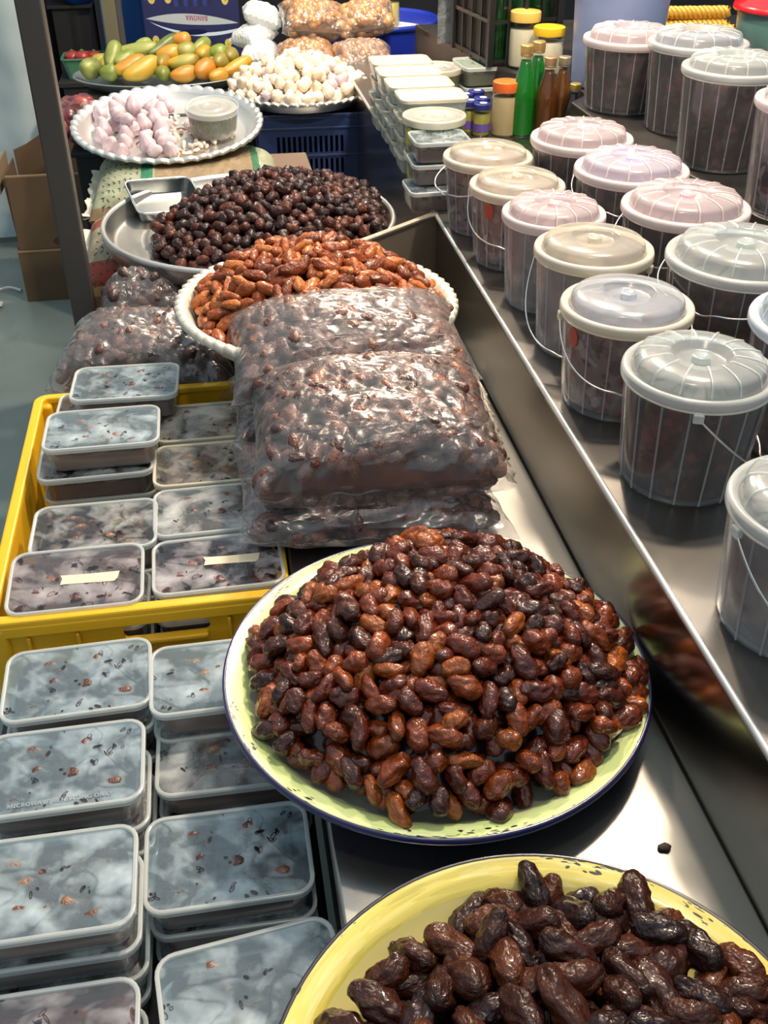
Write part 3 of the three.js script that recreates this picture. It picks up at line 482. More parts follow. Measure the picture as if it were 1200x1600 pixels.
bag(DB, 'bulging clear bag of dark dates lying behind the yellow crate on the aisle side', [-0.14, 0.745, -1.735], 0.335, 0.23, 0.175, 15, { tints: bagTints, up: 0.55, film: filmMilky, inset: 0.0155, wrinkle: 0.011, turn: -8, p: 2.8, roll: -4 });
bag(DB, 'small pleated clear bag of dates standing between the sacks and the fluted tray', [-0.147, 0.79, -1.862], 0.175, 0.13, 0.16, 18, { tints: bagTints, inset: 0.015, film: filmMilky, up: 0.55, wrinkle: 0.01, turn: 4, p: 2.6 });
{ const b = thing('cardboard_box', 'flat cardboard box under the bulging bag of dates', 'box', [-0.13, 0.57, -1.74]); part(b, 'body', box(0.3, 0.1, 0.2, 0, 0.05, 0, 0.003), std({ color: C(0.22, 0.14, 0.08), roughness: 0.9 })); part(b, 'flap', box(0.14, 0.004, 0.2, 0.06, 0.102, 0), std({ color: C(0.24, 0.155, 0.09), roughness: 0.9 })); }
{ // black crate that carries the fluted tray
  const c = thing('black_crate', 'black slatted crate under the white fluted tray', 'crate', [0.155, 0.762, -1.68]); const m = std({ color: C(0.01, 0.01, 0.012), roughness: 0.5 });
  part(c, 'base', box(0.18, 0.006, 0.16, 0, 0.003, 0), m); for (const s of [-1, 1]) { part(c, 'side_wall', box(0.006, 0.11, 0.16, s * 0.09, 0.055, 0), m); part(c, 'end_wall', box(0.18, 0.11, 0.006, 0, 0.055, s * 0.08), m); }
}

// ------------------------------------------------------------------ buckets on the shelf
const fillTex = (seed, base, blot, frost) => canvasTex(512, 256, (c, w, h) => {
  const r = rng(seed); c.fillStyle = base; c.fillRect(0, 0, w, h);
  for (let i = 0; i < 260; i++) { const f = r(); c.fillStyle = f < 0.45 ? blot[0] : f < 0.75 ? blot[1] : blot[2]; c.globalAlpha = 0.45 + 0.5 * r(); c.beginPath(); c.ellipse(r() * w, r() * h, 3 + r() * 15, 3 + r() * 10, r() * 3, 0, 7); c.fill(); }
  for (let i = 0; i < frost; i++) { c.fillStyle = '#8c8584'; c.globalAlpha = 0.08 + 0.16 * r(); c.beginPath(); c.ellipse(r() * w, r() * h, 8 + r() * 26, 10 + r() * 40, r() * 3, 0, 7); c.fill(); }
  c.globalAlpha = 1;
});
const fillLook = (t) => phy({ color: C(1, 1, 1), map: t, roughness: 0.55, clearcoat: 0.3, clearcoatRoughness: 0.4 });
const BF = [fillLook(fillTex(1, '#2a1b1b', ['#0c0707', '#5a2a22', '#4a3a3a'], 26)), fillLook(fillTex(2, '#635655', ['#1c0f0e', '#702a20', '#958a88'], 110)), fillLook(fillTex(3, '#3c3031', ['#1a1212', '#543432', '#635a5c'], 60))];
const lidProfile = (R, smooth) => smooth
  ? [[R * 0.88, -0.001], [R * 0.865, 0.002], [R * 0.835, R * 0.12], [R * 0.8, R * 0.165], [R * 0.7, R * 0.2], [R * 0.55, R * 0.222], [R * 0.42, R * 0.225], [R * 0.385, R * 0.21], [R * 0.34, R * 0.14], [R * 0.3, R * 0.115], [R * 0.15, R * 0.11], [R * 0.135, R * 0.12], [0, R * 0.12]]
  : [[R * 0.88, -0.001], [R * 0.865, 0.002], [R * 0.835, R * 0.13], [R * 0.79, R * 0.185], [R * 0.68, R * 0.222], [R * 0.54, R * 0.24], [R * 0.43, R * 0.243], [R * 0.39, R * 0.225], [R * 0.33, R * 0.145], [R * 0.28, R * 0.12], [R * 0.15, R * 0.115], [R * 0.13, R * 0.12], [0, R * 0.12]];
const bucketCache = new Map();
function bucketGeo(R, H, ribbed, nr) {
  const key = [R, H, ribbed, nr].join(); if (bucketCache.has(key)) return bucketCache.get(key);
  const rt = R * 0.945, rb = R * 0.82, rAt = (y) => rb + ((rt - rb) * y) / H, lp = lidProfile(R, !ribbed), g = {};
  g.body = lathe([[0, 0.005], [rb * 0.97, 0.005], [rb, 0.008], [rt, H - 0.004], [rt + 0.003, H]], 56);
  g.foot = lathe([[rb * 0.97, 0.006], [rb * 0.96, 0.0], [rb * 0.9, 0.0], [rb * 0.89, 0.006]], 48);
  g.rim = lathe([[R * 0.945, H - 0.012], [R * 0.975, H - 0.013], [R, H - 0.009], [R * 1.0, H - 0.002], [R * 0.985, H + 0.002], [R * 0.93, H + 0.003], [R * 0.9, H + 0.0015], [R * 0.875, H - 0.001]], 64);
  g.lid = lathe(lp.map(([r, y]) => [r, H + y]), 64);
  const spoke = (a, i0, i1, wd, hh) => { const c = Math.cos(a), s = Math.sin(a), rings = []; const pp = []; for (let i = i0; i < i1; i++) for (const f of [0, 0.5]) pp.push([lp[i][0] + (lp[i + 1][0] - lp[i][0]) * f, lp[i][1] + (lp[i + 1][1] - lp[i][1]) * f]); pp.push(lp[i1]); for (const [r, y] of pp) rings.push([[-wd, 0], [-wd * 0.5, hh], [wd * 0.5, hh], [wd, 0]].map(([t, h]) => V((r + h * 0.4) * c - t * s, H + y + h, (r + h * 0.4) * s + t * c))); return loft(rings, true, true); };
  const n = ribbed ? 14 : 8; g.ribs = ribbed ? Array.from({ length: n }, (_, i) => spoke((i / n) * 6.2832 + 0.2, 1, 7, 0.0015, 0.0015)) : [];
  g.knob = lathe([[R * 0.13, H + R * 0.115], [R * 0.125, H + R * 0.185], [R * 0.11, H + R * 0.2], [R * 0.07, H + R * 0.203], [R * 0.055, H + R * 0.185], [0, H + R * 0.183]], 24);
  g.contents = displace(lathe([[0, 0.009], [rb * 0.955, 0.009], [rb * 0.965, 0.012], [rAt(H * 0.45) - 0.0022, H * 0.45], [rAt(H * 0.88) - 0.0024, H * 0.88], [rt * 0.93, H * 0.95], [rt * 0.8, H * 1.0], [rt * 0.5, H * 1.03], [rt * 0.2, H * 1.02], [0, H * 1.01]], 64), (p) => { if (p.y > H * 0.9) { p.y += 0.006 * fbm(p.x * 40, p.z * 40, R * 90, 3); } return p; });
  { const uv = g.contents.attributes.uv, q = g.contents.attributes.position; for (let i = 0; i < uv.count; i++) { const top = q.getY(i) > H * 0.955; uv.setXY(i, top ? 0.5 + q.getX(i) / (R * 5) : uv.getX(i) * 1.5, top ? 0.5 + q.getZ(i) / (R * 2.5) : (q.getY(i) / H) * 0.8); } }
  const strips = []; const nb = nr ?? 16; for (let i = 0; i < nb; i++) { const a = (i / nb) * 6.2832 + 0.13; strips.push(new THREE.BoxGeometry(0.0022, H * 0.9, 0.0012).translate(0, H * 0.47, rAt(H * 0.47) + 0.0004).applyMatrix4(new THREE.Matrix4())); const q = strips[strips.length - 1], p = q.attributes.position; for (let k = 0; k < p.count; k++) { const y = p.getY(k); p.setZ(k, p.getZ(k) + rAt(y) - rAt(H * 0.47)); } q.rotateY(a); }
  g.wallRibs = join(strips);
  bucketCache.set(key, g); return g;
}
const ribWall = sheet(C(0.8, 0.8, 0.83), 0.82, 0.25);
function bucket(label, x, y, z, R, H, o = {}) {
  const b = thing('date_bucket', label, 'bucket', [x, y, z], rad(o.turn ?? 0)), g = bucketGeo(R, H, !!o.ribbed, o.nr);
  part(b, 'body', g.body, o.milky ? bodyMilky : bodyClear, 'translucent plastic bucket wall');
  part(b, 'contents', g.contents, BF[o.fill ?? 0], 'dark date paste pressed against the wall', 'stuff');
  part(b, 'wall_ribs', g.wallRibs, ribWall, 'fine moulded ribs running down the wall', 'stuff');
  part(b, 'foot', g.foot, o.milky ? bodyMilky : tubClear);
  const lid = part(b, 'lid', g.lid, o.lid, 'translucent domed lid');
  for (const q of g.ribs) part(lid, 'rib', q, o.rib ?? o.rim); part(lid, 'knob', g.knob, o.lid); part(lid, 'lid_rim', g.rim, o.rim);
  if (o.bail) { // wire handle: angle of its lugs, how far it hangs down, and on which side
    const [deg, drop, out = 1.06] = o.bail, a = rad(deg) - rad(o.turn ?? 0), Rl = R * 0.985, y0 = H - 0.018, A = V(Math.cos(a), 0, -Math.sin(a)), Nn = V(-Math.sin(a), 0, -Math.cos(a)), pts = [];
    for (let i = 0; i <= 22; i++) { const t = (i / 22) * Math.PI, ct = Math.cos(t), st = Math.sin(t), k = Math.pow(st, 0.8); const p = A.clone().multiplyScalar(Rl * Math.sign(ct) * Math.pow(Math.abs(ct), 0.85)).addScaledVector(Nn, R * out * k); pts.push([p.x, y0 - drop * k + (Math.abs(i - 11) < 1 ? -0.004 : 0), p.z]); }
    const h = part(b, 'bail_handle', tube(pts, 0.0013, 70, 8), o.black ? std({ color: C(0.05, 0.05, 0.05), roughness: 0.4 }) : wire, 'thin wire bail');
    for (const s of [-1, 1]) part(b, 'handle_lug', box(0.008, 0.011, 0.012, 0, 0, 0, 0.002).rotateY(a).translate(A.x * Rl * s * 0.985, y0, A.z * Rl * s * 0.985), o.rim);
  }
  if (o.sticker) part(b, 'sticker', (() => { const r = [], aa = rad(o.sticker) - rad(o.turn ?? 0); for (let j = 0; j <= 6; j++) r.push(Array.from({ length: 2 }, (_, i) => V(0, 0, 0))); const rings = []; for (let j = 0; j <= 8; j++) { const v = j / 8 - 0.5, wd = 0.12 * Math.sqrt(Math.max(0.02, 1 - 4 * v * v)), y = H * 0.78 + v * 0.028, rr = R * 0.82 + (R * 0.125 * y) / H + 0.0012; rings.push([-1, -0.5, 0, 0.5, 1].map((s) => V(rr * Math.cos(aa + s * wd), y, -rr * Math.sin(aa + s * wd))).concat([1, 0.5, 0, -0.5, -1].map((s) => V((rr - 0.0006) * Math.cos(aa + s * wd), y, -(rr - 0.0006) * Math.sin(aa + s * wd))))); } return loft(rings); })(), std({ color: C(0.42, 0.07, 0.04), roughness: 0.5 }), 'small dark red oval sticker');
  return b;
}
const LB = { frost: pale(0.8, 0.87, 0.88), cream: pale(0.88, 0.85, 0.76), pink: pale(0.94, 0.82, 0.87, 0.7), lilac: pale(0.88, 0.82, 0.98, 0.66), blue: pale(0.66, 0.8, 0.95), grey: pale(0.76, 0.82, 0.9, 0.74) };
const SH = 0.92;
bucket('small date bucket with smooth cream-rimmed lid at the far end of the front row', 0.507, SH, -1.874, 0.0835, 0.133, { lid: LB.cream, rim: creamRim, fill: 1, bail: [112, 0.035, 1.15], turn: 20 });
bucket('small date bucket with red sticker and hanging handle, second from the far end', 0.515, SH, -1.701, 0.0825, 0.133, { lid: LB.cream, rim: creamRim, fill: 1, bail: [158, 0.06, 1.16], sticker: 218, turn: 50 });
bucket('small date bucket with pink star-ribbed lid in the front row', 0.522, SH, -1.517, 0.0815, 0.145, { ribbed: true, lid: LB.pink, rim: pinkRim, fill: 2, milky: true, turn: 10 });
bucket('small milky date bucket with yellowish smooth lid and a long hanging bail', 0.529, SH, -1.349, 0.0855, 0.149, { lid: LB.cream, rim: creamRim, fill: 2, milky: true, bail: [146, 0.1, 1.32], turn: 80 });
bucket('small date bucket with bluish ring-marked lid, frosted wall and bent wire bail', 0.516, SH, -1.176, 0.0865, 0.138, { lid: LB.grey, rim: creamRim, fill: 1, bail: [166, 0.058, 1.2], sticker: 196, turn: 140 });
bucket('clear date bucket with star-ribbed lid, handle hanging on its front, before the bluish one', 0.527, SH, -0.977, 0.0875, 0.144, { ribbed: true, lid: LB.frost, rim: frostRim, fill: 0, bail: [248, 0.08, 1.0], turn: 10 });
bucket('frosted grey date bucket with a curved wire handle, nearest on the shelf', 0.531, SH, -0.705, 0.0875, 0.142, { ribbed: true, lid: LB.frost, rim: frostRim, fill: 2, milky: true, bail: [184, 0.075, 1.12], turn: 33 });
bucket('large date bucket with whitish ribbed lid at the far end of the second row', 0.683, SH, -1.868, 0.095, 0.16, { ribbed: true, lid: LB.pink, rim: pinkRim, fill: 0, turn: 5 });
bucket('large date bucket with lilac ribbed lid in the second row', 0.705, SH, -1.67, 0.097, 0.16, { ribbed: true, lid: LB.lilac, rim: pinkRim, fill: 0, turn: 25, bail: [150, 0.03, 1.02] });
bucket('large date bucket with rosy ribbed lid in the second row', 0.718, SH, -1.472, 0.0985, 0.16, { ribbed: true, lid: LB.pink, rim: pinkRim, fill: 0, turn: 40, bail: [120, 0.05, 1.02] });
bucket('large date bucket with broad milky lid over pale contents, behind the ring-marked one', 0.711, SH, -1.258, 0.105, 0.16, { ribbed: true, lid: LB.frost, rim: frostRim, fill: 0, turn: 15, bail: [130, 0.03, 1.02] });
bucket('large date bucket with blue-tinted lid half cut off by the edge of the view', 0.722, SH, -1.03, 0.103, 0.165, { ribbed: true, lid: LB.blue, rim: blueRim, fill: 2, turn: 0 });
bucket('tall date bucket on the step with pinkish lid, before the big blue tub', 0.932, 1.02, -2.313, 0.102, 0.145, { ribbed: true, lid: LB.pink, rim: pinkRim, fill: 0, turn: 0, nr: 18 });
bucket('tall date bucket on the step with bluish lid, in the gap between two others', 1.0, 1.02, -2.117, 0.101, 0.17, { ribbed: true, lid: LB.grey, rim: frostRim, fill: 0, turn: 20, nr: 18 });
bucket('tall date bucket on the step with a clear cool lid, standing foremost of three', 0.965, 1.02, -1.872, 0.097, 0.172, { ribbed: true, lid: LB.frost, rim: frostRim, fill: 0, turn: 12, nr: 18 });
bucket('tall frosted date bucket on the step, cut off by the edge of the view', 0.972, 1.02, -1.585, 0.1, 0.18, { ribbed: true, lid: LB.frost, rim: pinkRim, fill: 1, turn: 30, nr: 18 });

// ------------------------------------------------------------------ sacks, fluted garlic tray
const weave = dataTex(128, 128, (u, v) => 0.5 + 0.25 * Math.sin(u * 6.283 * 32) + 0.25 * Math.sin(v * 6.283 * 32));
const sackTex = (seed, bg, bands, ink) => canvasTex(1024, 512, (c, w, h) => { // woven sack: coloured printed bands, worn illegible print
  const r = rng(seed); c.fillStyle = bg; c.fillRect(0, 0, w, h);
  for (const [x, y, a, b, col] of bands) { c.fillStyle = col; c.fillRect(x * w, y * h, a * w, b * h); }
  c.strokeStyle = ink; c.lineWidth = 5;
  for (let k = 0; k < 7; k++) for (let i = 0; i < 9; i++) { const x = w * (0.07 + 0.022 * k * 1.3), y = h * (0.2 + 0.065 * i) + r() * 6; c.beginPath(); c.moveTo(x, y); c.lineTo(x + 8 + r() * 8, y + (r() - 0.5) * 26); if (r() < 0.6) c.lineTo(x + r() * 14, y + 12); c.stroke(); }
  for (let i = 0; i < 300; i++) { c.fillStyle = r() < 0.5 ? 'rgba(90,70,40,.06)' : 'rgba(255,250,230,.08)'; c.beginPath(); c.ellipse(r() * w, r() * h, 8 + r() * 50, 4 + r() * 22, r() * 3, 0, 7); c.fill(); }
});
function sack(label, pos, w, d, t, seed, map, turn = 0) {
  const s = thing('woven_sack', label, 'sack', pos, rad(turn));
  const p = pillow(w, d, t, seed, { up: 0.5, p: 5, drawn: 0.03, wrinkle: 0.006, nu: 56, nv: 40 }), uv = p.g.attributes.uv, q = p.g.attributes.position;
  for (let i = 0; i < uv.count; i++) uv.setXY(i, q.getX(i) / w + 0.5, 0.5 - q.getZ(i) / d * 0.6 + q.getY(i) / t * 0.35);
  part(s, 'bag_cloth', p.g, std({ color: C(0.82, 0.82, 0.8), map, roughness: 0.75, bumpMap: repeat(weave, 5, 5), bumpScale: 0.0006 }));
  const rings = []; for (let i = 0; i <= 30; i++) { const v = i / 30 - 0.5; rings.push([V(-w / 2 + 0.012 + 0.004 * Math.sin(i * 1.7), 0.008 * Math.sin(i * 0.9), v * d * 0.94), V(-w / 2 - 0.012 + 0.005 * Math.sin(i * 2.3), 0.01 * Math.sin(i * 0.7) + 0.004, v * d * 0.96), V(-w / 2 - 0.012, 0.008 * Math.sin(i * 0.7) - 0.004, v * d * 0.95)]); }
  part(s, 'sewn_end', loft(rings), std({ color: C(0.62, 0.6, 0.5), roughness: 0.8 }), 'ragged stitched end');
  return s;
}
const greenSack = sackTex(4, '#9aa38b', [[0, 0.72, 1, 0.13, '#8f7a5b'], [0, 0.86, 1, 0.14, '#23604a'], [0.27, 0.12, 0.06, 0.55, '#1f7355'], [0.27, 0.58, 0.6, 0.13, '#1f7355'], [0.34, 0.16, 0.5, 0.4, '#8c7a5e'], [0.84, 0.1, 0.04, 0.6, '#2a6a50']], '#27372b');
const redSack = sackTex(9, '#a89d86', [[0, 0.7, 1, 0.3, '#b08a58'], [0.02, 0.58, 0.16, 0.16, '#9c4236'], [0.2, 0.66, 0.8, 0.03, '#8c3a2a'], [0.03, 0.2, 0.07, 0.08, '#a84438']], '#3a3a34');
sack('pale woven sack with green print directly under the scalloped garlic tray', [-0.06, 0.782, -2.63], 0.47, 0.4, 0.155, 3, greenSack);
sack('woven sack lying below the green-printed sack', [-0.05, 0.637, -2.62], 0.45, 0.42, 0.14, 5, greenSack, 2);
sack('pale woven sack with red print below the wide aluminium tray', [-0.04, 0.777, -2.19], 0.5, 0.4, 0.145, 7, redSack);
sack('woven sack at the bottom below the red-printed sack', [-0.035, 0.638, -2.19], 0.48, 0.4, 0.135, 9, redSack, -2);
{ const b = thing('carton_block', 'dull brown carton standing between the sacks and the blue crate', 'carton', [0.205, 0.57, -2.72]); const m = std({ color: C(0.16, 0.115, 0.085), roughness: 0.9 }); part(b, 'body', box(0.1, 0.24, 0.2, 0, 0.12, 0, 0.003), m); part(b, 'flap', box(0.09, 0.004, 0.12, 0.02, 0.25, 0.09).rotateX(0.2).translate(0, -0.01, 0), m); }

const GA = { x: -0.1, y: 0.915, z: -2.79 };
const garlicTray = flutedTray('silver tray with scalloped rim holding purple garlic and a round tub', [GA.x, GA.y, GA.z], 0.243, 0.035, 44, aluBright, rad(8), 0, aluBright);
{ const s = thing('wooden_prop', 'dark wooden block propping up the back of the scalloped tray', 'block', [-0.1, 0.88, -2.93]); part(s, 'block', box(0.2, 0.036, 0.06, 0, 0, 0, 0.003), darkBox); }
function garlicGeo(r0, lobes, seed, tone) {
  const r = rng(seed), k = r() * 9, g = new THREE.SphereGeometry(1, 32, 18); g.deleteAttribute('uv'); const m = mergeVertices(g, 1e-4);
  displace(m, (d) => { const a = Math.atan2(d.z, d.x), y = d.y, rr = Math.sqrt(Math.max(0, 1 - y * y)); const lobe = 1 - 0.13 * Math.pow(Math.abs(Math.cos((lobes * a) / 2 + k)), 3) * (1 - Math.max(0, y)) ; const neck = y > 0.55 ? Math.pow((y - 0.55) / 0.45, 1.5) : 0; const R2 = rr * lobe * (1 - 0.1 * neck) + 0.13 * neck; return V(r0 * R2 * Math.cos(a), r0 * (y * 0.82 + neck * 0.62 + 0.03 * ns(a * 2, y * 3, k)), r0 * R2 * Math.sin(a)); });
  return recolor(m, (x, y, z) => { const a = Math.atan2(z, x), st = 0.5 + 0.5 * Math.sin(a * 17 + 4 * ns(x * 60, y * 40, z * 60)), n = 0.5 + fbm(x * 50 + k, y * 50, z * 50, 3); const t = Math.min(1, Math.max(0, tone * (0.35 * st + 0.8 * n))); return tone > 0.3 ? [0.68 - 0.36 * t, 0.60 - 0.46 * t, 0.58 - 0.22 * t] : [0.84 - 0.34 * t, 0.74 - 0.46 * t, 0.58 - 0.16 * t]; });
}
const garlicMat = phy({ color: C(1, 1, 1), vertexColors: true, roughness: 0.5, sheen: 0.3 });
const purpleG = [1, 2, 3, 4].map((s) => garlicGeo(0.0215, 8 + s % 3, s, 0.5)), whiteG = [5, 6, 7, 8].map((s) => garlicGeo(0.0185, 8 + s % 3, s, 0.1));
const clove = displace(new THREE.SphereGeometry(0.009, 10, 8), (p) => V(p.x * 0.7, p.y * 1.35 * (1 - 0.1 * p.x), p.z * (0.6 + 14 * Math.max(0, -p.y))));
{
  const r = rng(71), tiltTop = (x, z) => GA.y - 0.034 + Math.sin(rad(8)) * (GA.z - z);
  const spots = [];
  for (let tries = 0; tries < 4000 && spots.length < 30; tries++) {
    const x = GA.x - 0.21 + r() * 0.22, z = GA.z - 0.17 + r() * 0.33; if (Math.hypot(x - GA.x, z - GA.z) > 0.195 || x > GA.x + 0.005 + 0.05 * r()) continue;
    if (spots.every((s) => Math.hypot(s[0] - x, s[1] - z) > 0.035)) spots.push([x, z, 0]);
  }
  const top = []; for (const [x, z] of [[-0.225, -2.79], [-0.185, -2.83], [-0.2, -2.75]]) top.push([x, z, 0.034]);
  [...spots, ...top].forEach(([x, z, up], i) => { const m = shade(new THREE.Mesh(purpleG[i % 4], garlicMat)); m.name = numbered('purple_garlic_bulb'); m.position.set(x, tiltTop(x, z) + 0.02 + up, z); m.rotation.set((r() - 0.5) * 2.4, r() * 6, (r() - 0.5) * 2.4); m.scale.setScalar(0.8 + 0.28 * r()); scene.add(m); tag(m, up ? 'purplish garlic bulb lying on top of the others on the scalloped tray' : 'purplish garlic bulb lying on the floor of the scalloped tray', 'garlic', up ? 'purple garlic on top' : 'purple garlic on the scalloped tray'); });
  const cm = std({ color: C(0.72, 0.55, 0.52), roughness: 0.6 }), cw = std({ color: C(0.8, 0.72, 0.6), roughness: 0.6 });
  for (let i = 0; i < 46; i++) { const a = r() * 6.28, q = Math.sqrt(r()) * 0.1, x = GA.x + 0.03 + q * Math.cos(a), z = GA.z + 0.01 + q * Math.sin(a) * 1.4; const m = shade(new THREE.Mesh(clove, i % 3 ? cm : cw)); m.name = numbered('garlic_clove'); m.position.set(x, tiltTop(x, z) + 0.006, z); m.rotation.set(1.4 + r() * 0.4, r() * 6, r()); m.scale.setScalar(0.8 + 0.5 * r()); scene.add(m); tag(m, 'loose pinkish garlic clove scattered on the scalloped tray', 'garlic clove', 'loose cloves on the scalloped tray'); }
  const flakes = []; for (let i = 0; i < 70; i++) { const a = r() * 6.28, q = Math.sqrt(r()) * 0.13, x = GA.x + 0.03 + q * Math.cos(a), z = GA.z + q * Math.sin(a), w = 0.006 + 0.012 * r(), g = displace(new THREE.SphereGeometry(w, 6, 4, 0, 2, 0.6, 1), (p) => V(p.x, p.y * 0.4 - w * 0.2, p.z)); flakes.push(at(g, x, tiltTop(x, z) + 0.003, z, r() * 6, 0, 0)); }
  const fl = shade(new THREE.Mesh(join(flakes), std({ color: C(0.82, 0.66, 0.58), roughness: 0.7, side: THREE.DoubleSide }))); fl.name = 'garlic_skins'; fl.userData.kind = 'stuff'; fl.userData.label = 'papery garlic skins scattered on the scalloped tray'; scene.add(fl);
  // round tub standing in the tray
  const t = thing('round_tub', 'round clear tub of grey-green spice standing in the scalloped garlic tray', 'tub', [0.015, 0.889, -2.76]); t.rotation.x = rad(8);
  roundTub(t, 0.068, 0.062, std({ color: C(0.15, 0.15, 0.10), roughness: 0.9, bumpMap: repeat(fineNoise, 3, 1), bumpScale: 0.004 }), frostRim, 0.86);
}
function roundTub(t, R, H, fillM, rimM, level = 0.85, clear = tubClear) {
  part(t, 'wall', lathe([[0, 0.001], [R * 0.86, 0.001], [R * 0.88, 0.003], [R * 0.955, H - 0.004], [R * 0.97, H]], 48), clear);
  part(t, 'contents', lathe([[0, 0.003], [R * 0.85, 0.003], [R * 0.86 + 0.07 * R * level, H * level], [R * 0.4, H * level + 0.002], [0, H * level]], 40), fillM, undefined, 'stuff');
  const l = part(t, 'lid', lathe([[0, H + 0.0015], [R * 0.3, H + 0.0015], [R * 0.32, H + 0.004], [R * 0.38, H + 0.004], [R * 0.4, H + 0.001], [R * 0.62, H + 0.0005], [R * 0.64, H + 0.004], [R * 0.86, H + 0.004], [R * 0.89, H + 0.001], [R * 0.93, H + 0.001]], 56), pale(0.8, 0.82, 0.8, 0.6), 'clear lid with raised rings');
  part(l, 'lid_rim', lathe([[R * 0.93, H + 0.001], [R * 0.95, H + 0.006], [R * 0.99, H + 0.006], [R, H + 0.003], [R, H - 0.008], [R * 0.975, H - 0.009]], 56), rimM);
}
// ------------------------------------------------------------------ blue crate with the tray of white garlic
{
  const c = thing('blue_crate', 'dark blue slotted plastic crate under the tray of white garlic', 'crate', [0.295, 0.62, -3.215], rad(-1));
  const m = phy({ color: C(0.012, 0.03, 0.105), roughness: 0.4, clearcoat: 0.2 }), W = 0.305, H = 0.225, D = 0.3;
  const face = (w) => { const s = new THREE.Shape([[-w / 2, 0], [w / 2, 0], [w / 2, H], [-w / 2, H]].map(([a, b]) => new THREE.Vector2(a, b))); const n = Math.floor((w - 0.09) / 0.0155); for (const [y0, y1] of [[0.058, 0.1], [0.118, 0.165]]) for (let i = 0; i < n; i++) { const x = (i - (n - 1) / 2) * 0.0155; s.holes.push(new THREE.Path([[x - 0.0042, y0], [x - 0.0042, y1], [x + 0.0042, y1], [x + 0.0042, y0]].map(([a, b]) => new THREE.Vector2(a, b)))); } s.holes.push(new THREE.Path().setFromPoints(rrect(0.08, 0.022, 0.009).getPoints().map((p) => new THREE.Vector2(p.x, p.y + 0.03)).reverse())); return new THREE.ExtrudeGeometry(s, { depth: 0.005, bevelEnabled: false }); };
  part(c, 'base', box(W - 0.01, 0.006, D - 0.01, 0, 0.004, 0), m);
  part(c, 'front_wall', face(W - 0.004).translate(0, 0, D / 2 - 0.007), m, 'slotted front wall'); part(c, 'back_wall', face(W - 0.004).translate(0, 0, -D / 2 + 0.002), m);
  for (const s of [-1, 1]) part(c, 'side_wall', face(D - 0.008).rotateY(Math.PI / 2).translate(s * (W / 2 - 0.005) - 0.0025, 0, 0), m);
  part(c, 'rim', extr(ringShape(W, D, 0.012, 0.012), 0.012, 0.002).translate(0, H - 0.01, 0), m); part(c, 'band', extr(ringShape(W + 0.003, D + 0.003, 0.012, 0.006), 0.006, 0.001).translate(0, 0.107, 0), m); part(c, 'upper_band', extr(ringShape(W + 0.003, D + 0.003, 0.012, 0.006), 0.006, 0.001).translate(0, 0.185, 0), m);
  const WT = { x: 0.283, y: 0.888, z: -3.22, R: 0.212 };
  const t = flutedTray('shallow silver tray heaped with peeled-looking white garlic on the blue crate', [WT.x, WT.y, WT.z], WT.R, 0.032, 48, aluBright);
  const top = mound(0.28, -3.225, 0.2, 0.885, 0.07, 2.2, 0.06, 4.4), r = rng(87);
  // bulbs dropped on a height map
  const h = heap({ cx: WT.x, cz: WT.z, R: 0.205, floorY: dishFloor(WT.x, WT.z, WT.y - 0.03, 0.17, 0.205, WT.y - 0.005), top, L: 0.036, W: 0.034, seed: 91, sink: 0.1 });
  const seen = h.out.filter((d) => d.seen);
  seen.forEach((d, i) => { const m = shade(new THREE.Mesh(i % 9 === 4 ? purpleG[i % 4] : whiteG[i % 4], garlicMat)); m.name = numbered('white_garlic_bulb'); m.position.copy(d.p); m.rotation.set((r() - 0.5) * 3, r() * 6, (r() - 0.5) * 3); m.scale.setScalar(d.s * (i % 9 === 4 ? 0.8 : 0.95)); scene.add(m); tag(m, i % 9 === 4 ? 'pinkish garlic bulb among the white ones heaped above the blue crate' : 'creamy white garlic bulb in the heap above the blue crate', 'garlic', i % 9 === 4 ? 'pinkish garlic in the white heap' : 'white garlic heaped on the silver tray'); });
  const core = h.core; part(t, 'heap_core', core.translate(-WT.x, -WT.y, -WT.z), std({ color: C(0.7, 0.62, 0.5), roughness: 0.8 }), 'garlic skins and buried bulbs', 'stuff');
}
